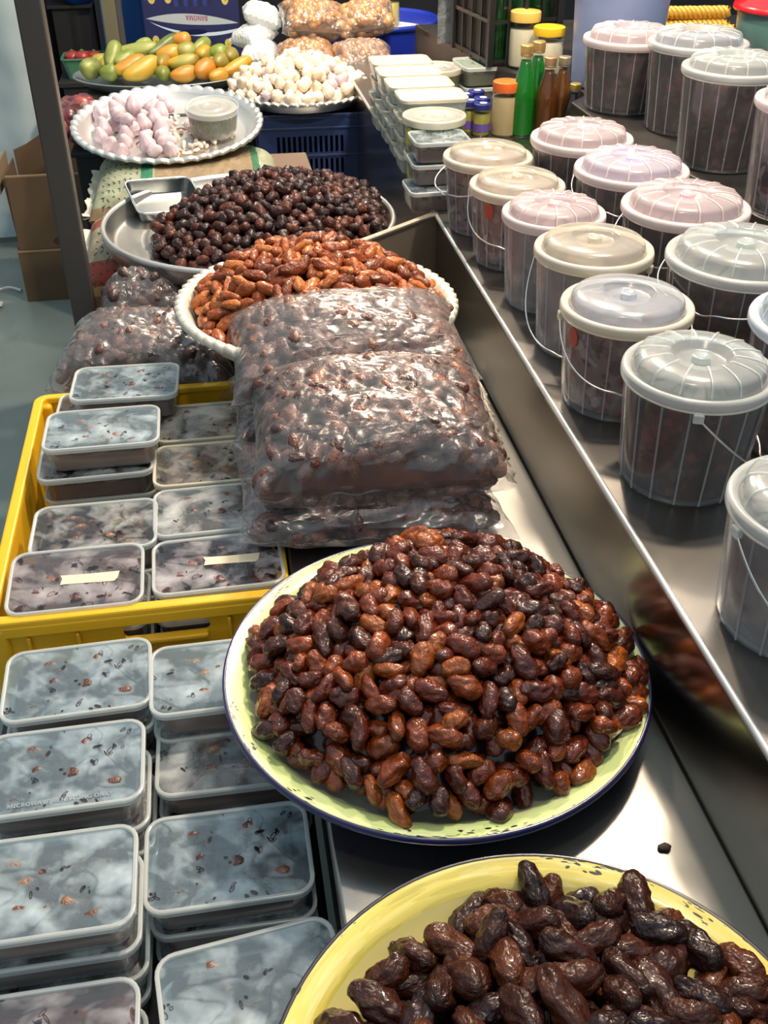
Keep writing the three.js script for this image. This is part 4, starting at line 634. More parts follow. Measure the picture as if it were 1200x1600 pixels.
// ------------------------------------------------------------------ fruit platter
{
  const t = thing('fruit_platter', 'long oval metal platter heaped with green and yellow fruit', 'platter', [-0.125, 0.855, -3.64]);
  const ov = (a, b, y) => Array.from({ length: 72 }, (_, i) => { const q = (i / 72) * 6.2832; return V(a * Math.cos(q), y, -b * Math.sin(q)); });
  part(t, 'dish', loft([ov(0.2, 0.14, -0.028), ov(0.235, 0.165, -0.026), ov(0.275, 0.195, 0.0), ov(0.288, 0.205, 0.004), ov(0.29, 0.207, 0.0), ov(0.24, 0.17, -0.031), ov(0.2, 0.14, -0.032)], true, true), phy({ color: C(0.45, 0.5, 0.5), metalness: 0.8, roughness: 0.4 }), 'oval metal dish');
  const k = thing('dark_box', 'dark wooden box standing under the oval fruit platter', 'box', [-0.125, 0, -3.68]); const dm = std({ color: C(0.035, 0.028, 0.022), roughness: 0.8 });
  for (let i = 0; i < 5; i++) part(k, 'board', box(0.5, 0.155, 0.012, 0, 0.085 + i * 0.164, 0.17, 0.002), dm); part(k, 'carcass', box(0.49, 0.82, 0.33, 0, 0.41, 0, 0.002), dm);
  const fruitGeo = (L, W, seed, ribs) => { const r = rng(seed), kk = r() * 40, g = new THREE.SphereGeometry(1, 22, 16); g.rotateZ(Math.PI / 2); g.deleteAttribute('uv'); const m = mergeVertices(g, 1e-4); return displace(m, (d) => { const a = Math.atan2(d.z, d.y), q = Math.pow(Math.max(0, 1 - d.x * d.x), 0.46) * (1 + 0.22 * d.x) * (1 + (ribs ? 0.045 * Math.cos(a * 8) : 0) + 0.06 * fbm(d.x + kk, d.y, d.z, 2)); return V((L / 2) * d.x, (W / 2) * q * Math.cos(a) + 0.05 * L * d.x * d.x, (W / 2) * q * Math.sin(a)); }); };
  const tone = (g, a, b, seed, dark) => recolor(g, (x, y, z) => { const n = Math.min(1, Math.max(0, 0.5 + 2.4 * fbm(x * 18 + seed, y * 22, z * 22, 4) + x * 4)); const s = dark ? 1 - dark * Math.max(0, Math.min(1, x * 30 - 0.4)) : 1; return [0, 1, 2].map((i) => (a[i] + (b[i] - a[i]) * n) * s); });
  const G = [0.22, 0.33, 0.05], LG = [0.40, 0.50, 0.13], Y = [0.72, 0.46, 0.03], O = [0.68, 0.30, 0.025], OL = [0.33, 0.30, 0.05], DG = [0.1, 0.14, 0.04], YG = [0.55, 0.5, 0.07];
  const fm = phy({ color: C(0.66, 0.62, 0.56), vertexColors: true, roughness: 0.42, clearcoat: 0.25, clearcoatRoughness: 0.4 });
  const list = [ // x, y, z, length, width, yaw, pitch, colours, ribs, dark tip, label
    [-0.354, 0.884, -3.599, 0.085, 0.072, 60, -10, LG, DG, 0, 0.5, 'pale green fruit with dark brown blemish at the aisle end of the oval platter'],
    [-0.279, 0.912, -3.645, 0.11, 0.058, 70, 35, LG, G, 0, 0, 'light green oblong fruit leaning upright over the platter'],
    [-0.205, 0.918, -3.67, 0.15, 0.055, 4, 4, LG, LG, 1, 0, 'long pale green ribbed fruit lying across the back of the platter'],
    [-0.295, 0.874, -3.574, 0.062, 0.056, 20, 0, LG, G, 0, 0, 'small round light green fruit at the front of the platter'],
    [-0.245, 0.9, -3.635, 0.09, 0.056, 40, 10, G, LG, 0, 0, 'mid-green fruit tucked under the ribbed one'],
    [-0.228, 0.886, -3.598, 0.13, 0.062, 28, 12, Y, O, 0, 0, 'yellow-orange oblong fruit slanting beside the big yellow one'],
    [-0.192, 0.878, -3.578, 0.15, 0.07, 34, 14, Y, YG, 0, 0, 'big yellow oblong fruit, the longest at the front of the platter'],
    [-0.125, 0.89, -3.61, 0.085, 0.06, 80, 0, OL, O, 0, 0, 'olive and orange fruit in the middle of the platter'],
    [-0.126, 0.868, -3.562, 0.06, 0.054, 90, 0, G, OL, 0, 0, 'small dull green fruit end-on at the platter front'],
    [-0.118, 0.926, -3.685, 0.14, 0.05, 38, 18, G, DG, 1, 0, 'dark green slanting ribbed fruit at the back'],
    [-0.059, 0.938, -3.705, 0.07, 0.06, 10, 0, O, Y, 0, 0, 'orange fruit perched highest on the heap'],
    [-0.102, 0.908, -3.651, 0.095, 0.064, 20, 5, Y, O, 0, 0, 'bright yellow-orange fruit below the highest one'],
    [-0.048, 0.913, -3.659, 0.08, 0.066, 30, 0, LG, OL, 0, 0, 'yellow-green rounded fruit behind the brown-tipped one'],
    [-0.057, 0.89, -3.607, 0.115, 0.056, 12, 4, Y, LG, 0, 0.6, 'clear yellow fruit with a brown tip'],
    [-0.06, 0.865, -3.556, 0.1, 0.056, 24, 4, O, Y, 0, 0, 'orange fruit lying lowest at the platter front'],
    [0.007, 0.874, -3.572, 0.095, 0.07, 50, 10, O, O, 0, 0.55, 'deep orange fruit with a dark blotch near the garlic'],
    [0.005, 0.925, -3.68, 0.085, 0.05, 50, 10, G, LG, 0, 0, 'green fruit at the back, second from the white bags'],
    [0.009, 0.905, -3.646, 0.08, 0.066, 70, 0, OL, Y, 0, 0, 'olive-yellow fruit in front of the green back one'],
    [0.055, 0.908, -3.646, 0.07, 0.062, 20, 0, [0.3, 0.42, 0.02], G, 0, 0, 'round vivid green fruit toward the white bags'],
    [0.062, 0.888, -3.609, 0.085, 0.064, 60, 0, O, OL, 0, 0, 'brownish yellow fruit below the vivid green one'],
    [0.095, 0.9, -3.63, 0.075, 0.06, 80, 0, OL, OL, 0, 0, 'dull olive fruit beside the white bags'],
    [0.112, 0.876, -3.58, 0.13, 0.052, 30, 14, O, Y, 0, 0, 'slender yellow-orange fruit slanting at the garlic end'],
    [0.049, 0.858, -3.545, 0.08, 0.054, 40, 0, O, Y, 0, 0, 'small orange fruit at the platter edge by the garlic'],
    [-0.182, 0.929, -3.70, 0.07, 0.05, 40, 0, LG, LG, 0, 0, 'pale green fruit just showing behind the ribbed one'],
  ];
  list.forEach(([x, y, z, L, W, yaw, pitch, a, b, ribs, dark, label], i) => { const m = solo('fruit', tone(fruitGeo(L * 0.94, W * 0.9, i + 3, ribs), a, b, i * 3.1, dark), fm, label, 'fruit', [x, y, z], 'fruit on the oval platter'); m.rotation.order = 'YXZ'; m.rotation.y = rad(yaw); m.rotation.z = rad(pitch); });
  const r = rng(5), fill = []; for (let i = 0; i < 26; i++) fill.push(fruitGeo(0.09, 0.058, 100 + i, 0).rotateY(r() * 6).translate((r() - 0.5) * 0.38, 0.002 + r() * 0.03, -0.02 - r() * 0.1 + 0.02));
  part(t, 'buried_fruit', mergeGeometries(fill), std({ color: C(0.3, 0.28, 0.04), roughness: 0.5 }), 'fruit buried in the heap', 'stuff');
}
// ------------------------------------------------------------------ things behind the fruit
{
  const art = canvasTex(1024, 512, (c, w, h) => { // printed carton: dark blue, yellow fruit badges, a pale swoosh; printed upside down to the viewer
    c.fillStyle = '#141d52'; c.fillRect(0, 0, w, h); const r = rng(3);
    for (let i = 0; i < 9; i++) { c.fillStyle = i % 2 ? '#1d2f7c' : '#10163c'; c.fillRect(w * (0.28 + 0.05 * i), h * 0.02, w * 0.04, h * 0.22); c.fillRect(w * (0.28 + 0.05 * i), h * 0.72, w * 0.04, h * 0.24); }
    const badge = (x, y) => { c.fillStyle = '#b9b27a'; c.beginPath(); for (let i = 0; i < 24; i++) { const q = 34 + 6 * (i & 1), a = (i / 24) * 6.283; c.lineTo(x * w + q * Math.cos(a), y * h + q * Math.sin(a)); } c.fill(); c.fillStyle = '#d2c028'; c.beginPath(); c.ellipse(x * w, y * h, 22, 20, 0.5, 0, 7); c.fill(); c.fillStyle = '#8a7c1c'; c.beginPath(); c.ellipse(x * w + 4, y * h + 6, 10, 6, 0.5, 0, 7); c.fill(); };
    for (const [x, y] of [[0.1, 0.12], [0.27, 0.12], [0.1, 0.72], [0.26, 0.72], [0.86, 0.16], [0.86, 0.8]]) badge(x, y);
    c.fillStyle = '#a9b6bd'; c.beginPath(); c.moveTo(0.02 * w, 0.40 * h); c.quadraticCurveTo(0.45 * w, 0.24 * h, 0.99 * w, 0.50 * h); c.quadraticCurveTo(0.45 * w, 0.56 * h, 0.02 * w, 0.40 * h); c.fill();
    c.fillStyle = '#c3d6e6'; c.beginPath(); c.moveTo(0.05 * w, 0.44 * h); c.quadraticCurveTo(0.45 * w, 0.72 * h, 0.97 * w, 0.58 * h); c.lineTo(0.97 * w, 0.62 * h); c.quadraticCurveTo(0.45 * w, 0.80 * h, 0.05 * w, 0.44 * h); c.fill();
    c.save(); c.translate(0.55 * w, 0.41 * h); c.rotate(Math.PI + 0.05); c.fillStyle = '#8a3c58'; c.font = 'bold 54px sans-serif'; c.textAlign = 'center'; c.textBaseline = 'middle'; c.fillText('BANOMA', 0, 0); c.restore();
  });
  const k = thing('printed_carton', 'dark blue printed fruit carton with yellow badges and a pale swoosh', 'carton', [-0.02, 0.6, -4.5]);
  const bm = std({ color: C(0.012, 0.03, 0.15), roughness: 0.6 }), W = 0.36, H = 0.5, D = 0.3;
  const s = new THREE.Shape([[-W / 2, 0], [W / 2, 0], [W / 2, H], [-W / 2, H]].map(([a, b]) => new THREE.Vector2(a, b)));
  const hole = []; for (let i = 0; i < 24; i++) { const a = (i / 24) * 6.283; hole.push(new THREE.Vector2(0.0 + 0.055 * Math.cos(a), 0.252 + 0.011 * Math.sin(a))); } s.holes.push(new THREE.Path(hole.reverse()));
  const f = new THREE.ExtrudeGeometry(s, { depth: 0.006, bevelEnabled: false }); const p = f.attributes.position, uv = new Float32Array(p.count * 2); for (let i = 0; i < p.count; i++) uv.set([p.getX(i) / W + 0.5, (p.getY(i) - 0.16) / 0.24], i * 2); f.setAttribute('uv', new THREE.BufferAttribute(uv, 2));
  part(k, 'front_panel', f.translate(0, 0, D / 2 - 0.006), std({ map: art, roughness: 0.6 }), 'printed front with a dark hand slot');
  for (const q of [-1, 1]) part(k, 'side_panel', box(0.006, H, D - 0.012, q * (W / 2 - 0.003), H / 2, 0), q < 0 ? std({ color: C(0.02, 0.09, 0.32), roughness: 0.6 }) : bm);
  part(k, 'back_panel', box(W, H, 0.006, 0, H / 2, -D / 2 + 0.003), bm); part(k, 'base', box(W - 0.014, 0.006, D - 0.014, 0, 0.003, 0), bm);
  const st = thing('pallet_box', 'dark box stacked under the printed blue carton', 'box', [-0.02, 0, -4.5]); part(st, 'body', box(0.4, 0.598, 0.32, 0, 0.299, 0, 0.003), darkBox); part(st, 'top_rail', box(0.402, 0.02, 0.322, 0, 0.57, 0, 0.002), darkBox);
  // snack bag with gold print and blue tub behind the post
  const b2 = thing('blue_carton', 'plain bright blue carton standing beside the printed one', 'carton', [-0.3, 0.55, -4.75]); part(b2, 'body', box(0.16, 0.6, 0.2, 0, 0.3, 0, 0.003), std({ color: C(0.02, 0.12, 0.42), roughness: 0.55 })); part(b2, 'flap', box(0.15, 0.004, 0.1, 0, 0.604, 0.05), std({ color: C(0.02, 0.12, 0.42), roughness: 0.55 }));
  const b3 = thing('dark_stand', 'dark stand under the bright blue carton', 'stand', [-0.3, 0, -4.75]); part(b3, 'body', box(0.2, 0.54, 0.24, 0, 0.27, 0, 0.003), darkBox); part(b3, 'top_board', box(0.22, 0.012, 0.26, 0, 0.543, 0, 0.002), darkBox);
  const gp = solo('foil_packet', pillow(0.09, 0.05, 0.03, 4, { nu: 20, nv: 16 }).g, phy({ color: C(0.5, 0.36, 0.06), metalness: 0.8, roughness: 0.25, bumpMap: crinkle, bumpScale: 0.004 }), 'crumpled gold and black foil packet hanging at the bright blue carton', 'packet', [-0.225, 0.99, -4.62]); gp.rotation.set(1.2, 0, -0.7);
  const p2 = thing('timber_post', 'olive-brown timber post standing behind the fruit platter', 'post', [-0.32, 0, -4.3]); part(p2, 'shaft', box(0.052, 2.2, 0.05, 0, 1.1, 0, 0.004), std({ color: C(0.12, 0.115, 0.07), roughness: 0.75 })); part(p2, 'side_batten', box(0.02, 2.2, 0.045, 0.036, 1.1, 0, 0.003), std({ color: C(0.05, 0.05, 0.055), roughness: 0.7 }));
  // green basket with tomatoes
  const gb = thing('green_basket', 'small green plastic basket with red tomatoes beside the timber post', 'basket', [-0.44, 0.72, -4.3]); part(gb, 'basket', loft([rring(0.12, 0.12, 0.02, 0), rring(0.15, 0.14, 0.02, 0.07), rring(0.156, 0.146, 0.022, 0.072), rring(0.15, 0.14, 0.02, 0.066)], true), std({ color: C(0.06, 0.2, 0.12), roughness: 0.5, side: THREE.DoubleSide })); part(gb, 'rim', extr(ringShape(0.158, 0.148, 0.022, 0.008), 0.008, 0.002).translate(0, 0.066, 0), std({ color: C(0.05, 0.16, 0.1), roughness: 0.5 }));
  [[0.0, 0.07, 0.02], [0.04, 0.06, -0.02], [-0.04, 0.065, -0.01]].forEach(([x, y, z], i) => { const t = thing('tomato', ['red tomato in the middle of the green basket', 'red tomato in the green basket nearest the timber post', 'red tomato in the green basket nearest the dark drape'][i], 'tomato', [-0.44 + x, 0.72 + y, -4.3 + z]); part(t, 'flesh', displace(new THREE.SphereGeometry(0.03, 18, 12), (p) => V(p.x, p.y * 0.82 - 0.004 * Math.exp(-((p.x * p.x + p.z * p.z) / 6e-5)) * Math.sign(p.y), p.z)), phy({ color: C(0.3, 0.02, 0.015), roughness: 0.35, clearcoat: 0.5 })); part(t, 'calyx', new THREE.ConeGeometry(0.01, 0.006, 5).translate(0, 0.026, 0), std({ color: C(0.05, 0.15, 0.03) })); });
  const gs = thing('dark_stand', 'dark stand under the green basket of tomatoes', 'stand', [-0.44, 0, -4.3]); part(gs, 'body', box(0.16, 0.7, 0.2, 0, 0.35, 0, 0.003), darkBox); part(gs, 'top_board', box(0.19, 0.018, 0.22, 0, 0.71, 0, 0.002), darkBox);
  // dark drape behind the steel post
  const g = new THREE.PlaneGeometry(0.42, 1.5, 60, 10); displace(g, (p) => { p.z += 0.02 * Math.sin(p.x * 46 + p.y) + 0.012 * ns(p.x * 9, p.y * 2, 2); return p; }); const bk = g.clone().translate(0, 0, -0.006);
  solo('dark_drape', join([g, bk]), std({ color: C(0.01, 0.012, 0.02), roughness: 0.85, side: THREE.DoubleSide }), 'dark navy cloth hanging behind the steel post', 'cloth', [-0.62, 0.75, -4.75]);
  const bt = thing('blue_bowl', 'bright blue plastic bowl high behind the timber post', 'bowl', [-0.455, 0.93, -4.6]); part(bt, 'wall', lathe([[0, 0], [0.05, 0], [0.085, 0.06], [0.09, 0.062], [0.083, 0.06], [0.05, 0.004], [0, 0.004]], 36), phy({ color: C(0.01, 0.1, 0.4), roughness: 0.3, side: THREE.DoubleSide })); part(bt, 'rolled_rim', new THREE.TorusGeometry(0.088, 0.003, 8, 40).rotateX(Math.PI / 2).translate(0, 0.061, 0), phy({ color: C(0.02, 0.16, 0.5), roughness: 0.3 }));
  const bst = thing('dark_stand', 'tall dark stand under the bright blue bowl', 'stand', [-0.49, 0, -4.62]); part(bst, 'body', box(0.14, 0.915, 0.12, 0, 0.4575, 0, 0.003), darkBox); part(bst, 'top_board', box(0.17, 0.012, 0.16, 0, 0.922, 0, 0.002), darkBox);
}
// white knotted bags and bags of round tan produce
{
  const wb = [['white knotted plastic bag on top of the other white bags', [0.21, 1.0, -3.72], 0.13, 0.1, 0.075, 20], ['white plastic bag squashed in the middle of the white bags', [0.18, 0.945, -3.7], 0.13, 0.11, 0.07, 10], ['white plastic bag at the bottom next to the fruit', [0.195, 0.895, -3.66], 0.15, 0.12, 0.08, 0]];
  wb.forEach(([label, pos, w, d, t, tilt], i) => { const b = thing('white_bag', label, 'bag', pos, rad(i * 40)); b.rotation.z = rad(tilt * (i ? 1 : -1)); part(b, 'film', pillow(w, d, t, i + 40, { wrinkle: 0.008, nu: 36, nv: 28, up: 0.55 }).g, filmWhite); part(b, 'fill', pillow(w * 0.84, d * 0.84, t * 0.8, i + 40, { nu: 24, nv: 18, up: 0.55 }).g, std({ color: C(0.75, 0.8, 0.82), roughness: 0.7 })); part(b, 'knot', displace(new THREE.ConeGeometry(0.018, 0.045, 12, 4), (p) => V(p.x * (1 + 0.4 * ns(p.y * 60, p.x * 60, i)), -p.y, p.z)).rotateZ(1.2).translate(w * 0.5, 0.01, 0), filmWhite); });
  const st = thing('support_crate', 'dark crate under the white bags and the tan produce', 'crate', [0.335, 0, -3.56]); part(st, 'body', box(0.4, 0.84, 0.2, 0, 0.42, 0, 0.004), darkBox); part(st, 'rim', box(0.41, 0.02, 0.21, 0, 0.83, 0, 0.004), darkBox);
  const ball = [1, 2, 3].map((s) => recolor(displace(new THREE.SphereGeometry(0.016, 12, 9), (p) => p.multiplyScalar(1 + 0.1 * ns(p.x * 90 + s, p.y * 90, p.z * 90))), (x, y, z) => { const t = 1 + 0.6 * ns(x * 70 + s, y * 70, z * 70); return [t, t, t]; })); ball.forEach((b) => b.deleteAttribute('uv'));
  const o = { geos: ball, tints: [C(0.42, 0.21, 0.08), C(0.5, 0.28, 0.12), C(0.34, 0.16, 0.06)], size: 1, inset: 0.016, p: 2.6, up: 0.55, what: 'round tan produce inside the bag', film, n: 110 };
  bag('produce_bag', 'clear bag of round tan produce, lower one toward the white bags', [0.33, 0.895, -3.50], 0.2, 0.16, 0.13, 51, { ...o, tilt: 25 });
  bag('produce_bag', 'shiny clear bag of tan produce, lower one toward the blue tub', [0.505, 0.89, -3.46], 0.21, 0.17, 0.14, 54, { ...o, film: filmMilky, tilt: 28, tints: [C(0.34, 0.18, 0.1), C(0.4, 0.22, 0.14)] });
  bag('produce_bag', 'clear bag of round tan produce lying on top toward the white bags', [0.375, 1.0, -3.62], 0.23, 0.16, 0.11, 57, { ...o, tilt: 22, roll: -6 });
  bag('produce_bag', 'clear bag of round tan produce lying on top toward the blue tub', [0.545, 1.0, -3.62], 0.19, 0.15, 0.1, 60, { ...o, tilt: 22, roll: 8 });
}
{ // blue tub of white salt with a yellowish jar standing in it
  const t = thing('blue_tub', 'deep blue round tub filled with white salt behind the tan produce', 'tub', [0.62, 0.64, -3.85]); const m = phy({ color: C(0.012, 0.03, 0.36), roughness: 0.32, clearcoat: 0.3, side: THREE.DoubleSide }), R = 0.205;
  part(t, 'wall', lathe([[0, 0], [R * 0.78, 0], [R * 0.8, 0.004], [R * 0.97, 0.32], [R * 0.95, 0.32], [R * 0.79, 0.01]], 64), m); part(t, 'rolled_rim', lathe([[R * 0.95, 0.318], [R * 0.97, 0.328], [R * 1.01, 0.33], [R * 1.03, 0.32], [R * 1.01, 0.312], [R * 0.97, 0.315]], 64), m, 'thick rolled rim');
  part(t, 'salt', lathe([[0, 0.305], [R * 0.5, 0.3], [R * 0.93, 0.285], [R * 0.9, 0.2], [0, 0.2]], 48), std({ color: C(0.85, 0.86, 0.86), roughness: 0.9, bumpMap: fineNoise, bumpScale: 0.003 }), 'white salt', 'stuff');
  const j = thing('pickle_jar', 'yellowish glass jar standing in the white salt of the blue tub', 'jar', [0.66, 0.925, -3.84]); part(j, 'glass', lathe([[0, 0], [0.032, 0], [0.034, 0.004], [0.034, 0.1], [0.026, 0.115]], 36), glass); part(j, 'contents', lathe([[0, 0.003], [0.0315, 0.003], [0.0315, 0.09], [0, 0.09]], 30), std({ color: C(0.5, 0.42, 0.12), roughness: 0.5 })); part(j, 'lid', lathe([[0.03, 0.112], [0.03, 0.128], [0, 0.13]], 30), std({ color: C(0.5, 0.45, 0.3), roughness: 0.4 }));
}

// ------------------------------------------------------------------ salad boxes, tubs, jars and bottles on the shelf
{
  const herb = std({ color: C(0.05, 0.12, 0.02), roughness: 0.8, bumpMap: repeat(fineNoise, 2, 1), bumpScale: 0.006, map: dataTex(128, 64, (u, v) => { const n = fbm(u * 16, v * 10, 2, 3); return [0.6 + n, 0.75 + 0.8 * n, 0.35 + 0.6 * n]; }) });
  const olive = std({ color: C(0.2, 0.17, 0.05), roughness: 0.7, bumpMap: repeat(fineNoise, 2, 1), bumpScale: 0.006, map: dataTex(128, 64, (u, v) => { const n = fbm(u * 20, v * 12, 5, 3); return [0.7 + n, 0.7 + n, 0.5 + n]; }) });
  const salads = [C(0.2, 0.22, 0.12), C(0.3, 0.28, 0.22)];
  const saladFill = boxFill(31, 30, salads), whiteLid = pale(0.86, 0.84, 0.8, 0.5, 0.3), sideTub = sheet(C(0.72, 0.85, 0.86), 0.6, 0.25);
  const names = ['nearest', 'second', 'third', 'farthest'], rows = ['bottom', 'second', 'third', 'top'];
  for (let s = 0; s < 4; s++) for (let k = 0; k < 4; k++) {
    const b = thing('salad_box', `clear salad box with whitish lid, ${rows[k]} of the ${names[s]} stack along the shelf edge`, 'food box', [0.478 + 0.004 * Math.sin(k * 3 + s), SH + k * 0.039, -2.265 - s * 0.118], 0); b.scale.set(0.86, 0.88, 0.9);
    part(b, 'tub', boxGeo.tub, sideTub); part(b, 'contents', saladFill, fillMat, undefined, 'stuff'); const l = part(b, 'lid', boxGeo.panel, whiteLid); part(l, 'lid_rim', boxGeo.rim, creamRim);
  }
  for (let k = 0; k < 3; k++) { // three small dark boxes at the corner of the shelf
    const b = thing('date_box', ['small dark date box jutting from the bottom of the little stack by the divider', 'small dark date box in the middle of the little stack by the divider', 'small dark date box with frosted lid atop the little stack by the divider'][k], 'food box', [[0.435, 0.448, 0.452][k], SH + k * 0.042, [-2.012, -2.045, -2.05][k]], rad([2, -1, 1][k])); b.scale.set(0.66, 0.94, 0.82);
    part(b, 'tub', boxGeo.tub, tubClear); part(b, 'contents', FILLS[1], fillMat, undefined, 'stuff'); const l = part(b, 'lid', boxGeo.panel, LIDS.blue[0]); part(l, 'lid_rim', boxGeo.rim, frostRim);
  }
  for (let k = 0; k < 2; k++) { const t = thing('herb_tub', ['round tub of dark green herbs below another by the salad boxes', 'round tub of dark green herbs with ringed lid in front of the salad boxes'][k], 'tub', [0.466 - 0.004 * k, SH + k * 0.072, -2.148]); roundTub(t, 0.066, 0.064, herb, creamRim, 0.9); part(t, 'label_sticker', (() => { const rings = []; for (let j = 0; j <= 8; j++) { const v = (j / 8) * 2 - 1, wd = 0.22 * Math.sqrt(Math.max(0.01, 1 - v * v)), y = 0.034 + v * 0.018; const f = (a, q) => V(q * Math.cos(a), y, -q * Math.sin(a)); rings.push([f(3.6 - wd, 0.0628), f(3.6, 0.0628), f(3.6 + wd, 0.0628), f(3.6 + wd, 0.062), f(3.6, 0.062), f(3.6 - wd, 0.062)]); } return loft(rings); })(), std({ color: C(0.4, 0.5, 0.05), roughness: 0.5 }), 'yellow-green oval sticker'); }
  { const t = thing('olive_tub', 'round clear tub of olive pieces behind the salad boxes', 'tub', [0.612, SH, -2.84]); roundTub(t, 0.07, 0.085, olive, creamRim, 0.9); }
  for (let k = 0; k < 2; k++) { const b = thing('herb_box', ['clear rectangular box of dark herbs under another by the dark panel', 'clear rectangular box of herbs with a glossy greenish lid by the dark panel'][k], 'food box', [0.735, SH + k * 0.05, -2.84], rad(4)); b.scale.set(0.75, 1.1, 1.2); part(b, 'tub', boxGeo.tub, tubClear); part(b, 'contents', boxFill(41 + k, 30, [C(0.1, 0.12, 0.05), C(0.16, 0.15, 0.07)]), fillMat, undefined, 'stuff'); const l = part(b, 'lid', boxGeo.panel, pale(0.62, 0.74, 0.68, 0.6, 0.15)); part(l, 'lid_rim', boxGeo.rim, frostRim); }
  const jarParts = (t, R, H, neck, fillM, capM, o = {}) => { part(t, 'glass', lathe([[0, 0], [R * 0.94, 0], [R, 0.005], [R, H * 0.78], [R * 0.96, H * 0.84], [neck, H * 0.9], [neck, H]], 36), glass); part(t, 'contents', lathe([[0, 0.003], [R * 0.93, 0.003], [R * 0.95, 0.006], [R * 0.95, H * (o.level ?? 0.76)], [0, H * (o.level ?? 0.76)]], 32), fillM); part(t, 'cap', lathe([[neck * 1.06, H * 0.9], [neck * 1.12, H * 0.905], [neck * 1.12, H * 1.08], [neck * 1.06, H * 1.1], [neck * 0.8, H * 1.105], [0, H * 1.1]], 36), capM); };
  const capBlue = std({ color: C(0.012, 0.02, 0.16), roughness: 0.35 });
  const oliveJar = std({ color: C(0.24, 0.22, 0.04), roughness: 0.5 }), purpleLabel = std({ color: C(0.1, 0.06, 0.3), roughness: 0.5 });
  [[0.636, -2.60, 'small olive jar with blue lid, far one toward the aisle'], [0.672, -2.63, 'small olive jar with blue lid, behind the others'], [0.668, -2.555, 'small olive jar with blue lid and purple label, nearest the tall buckets'], [0.632, -2.535, 'small olive jar with blue lid, nearest the salad boxes'], [0.655, -2.50, 'small olive jar with blue lid, foremost of the small jars']].forEach(([x, z, label]) => { const t = thing('olive_jar', label, 'jar', [x, SH, z]); jarParts(t, 0.0205, 0.068, 0.0185, oliveJar, capBlue); part(t, 'label_band', lathe([[0.0208, 0.012], [0.0208, 0.03]], 30), purpleLabel); part(t, 'lid_print', new THREE.CylinderGeometry(0.009, 0.009, 0.0006, 20).translate(0.003, 0.0754, 0), std({ color: C(0.6, 0.65, 0.8), roughness: 0.4 }), 'pale round print'); });
  { const t = thing('tahini_jar', 'tall jar of beige paste with an orange lid before the green bottles', 'jar', [0.712, SH, -2.5]); jarParts(t, 0.033, 0.112, 0.029, std({ color: C(0.36, 0.28, 0.15), roughness: 0.6 }), std({ color: C(0.72, 0.14, 0.02), roughness: 0.4 }), { level: 0.8 }); }
  const bottle = (label, x, z, H, R, liquid, capC, through = 0.7) => { const t = thing('glass_bottle', label, 'bottle', [x, SH, z]); part(t, 'glass', lathe([[0, 0], [R * 0.92, 0], [R, 0.005], [R, H * 0.42], [R * 0.98, H * 0.5], [R * 0.8, H * 0.62], [R * 0.52, H * 0.78], [R * 0.44, H * 0.86], [R * 0.44, H * 0.94]], 36), glass); part(t, 'liquid', lathe([[0, 0.004], [R * 0.9, 0.004], [R * 0.94, 0.008], [R * 0.94, H * 0.42], [R * 0.92, H * 0.5], [R * 0.75, H * 0.62], [R * 0.47, H * 0.78], [R * 0.38, H * 0.84], [0, H * 0.84]], 32), phy({ color: liquid, roughness: 0.15, transmission: 0.25, thickness: 0.03, clearcoat: 0.5 })); part(t, 'cap', lathe([[R * 0.5, H * 0.9], [R * 0.53, H * 0.905], [R * 0.53, H * 0.985], [R * 0.48, H], [0, H]], 28), phy({ color: capC, metalness: 0.7, roughness: 0.35 })); part(t, 'cap_ring', lathe([[R * 0.48, H * 0.875], [R * 0.52, H * 0.88], [R * 0.5, H * 0.895]], 28), phy({ color: capC, metalness: 0.7, roughness: 0.35 })); };
  bottle('green syrup bottle with gold cap, nearer the beige jar', 0.752, -2.485, 0.205, 0.029, C(0.004, 0.2, 0.012), C(0.6, 0.42, 0.16));
  bottle('green syrup bottle with gold cap, between the green and the amber ones', 0.795, -2.53, 0.203, 0.029, C(0.004, 0.17, 0.012), C(0.6, 0.42, 0.16));
  bottle('amber syrup bottle next to the green bottles', 0.806, -2.468, 0.18, 0.028, C(0.11, 0.032, 0.003), C(0.55, 0.36, 0.2));
  bottle('amber syrup bottle nearest the tall buckets, with a pale cap', 0.853, -2.505, 0.172, 0.028, C(0.14, 0.048, 0.005), C(0.5, 0.42, 0.3));
  bottle('small black bottle with gold cap before the big blue tub', 0.863, -2.44, 0.125, 0.025, C(0.01, 0.008, 0.008), C(0.62, 0.48, 0.12));
  const jm = std({ color: C(0.5, 0.47, 0.36), roughness: 0.5 });
  [['plastic jar with yellow cap behind the green bottles, the farther one', 0.825, -2.76, 0.12, C(0.75, 0.5, 0.12)], ['plastic jar with bright yellow cap behind the amber bottles', 0.862, -2.67, 0.1, C(0.85, 0.55, 0.02)]].forEach(([label, x, z, H, cap]) => { const t = thing('pickle_jar', label, 'jar', [x, 1.02, z]); jarParts(t, 0.039, H, 0.035, jm, std({ color: cap, roughness: 0.35 })); });
  // crumpled small bag at the foot of the tall buckets
  bag('small_bag', 'crumpled little clear bag of brown bits between the tall buckets', [0.905, 0.945, -2.13], 0.11, 0.08, 0.05, 77, { tints: [C(0.3, 0.2, 0.12), C(0.2, 0.12, 0.07)], n: 40, size: 0.6, inset: 0.014, turn: 30 });
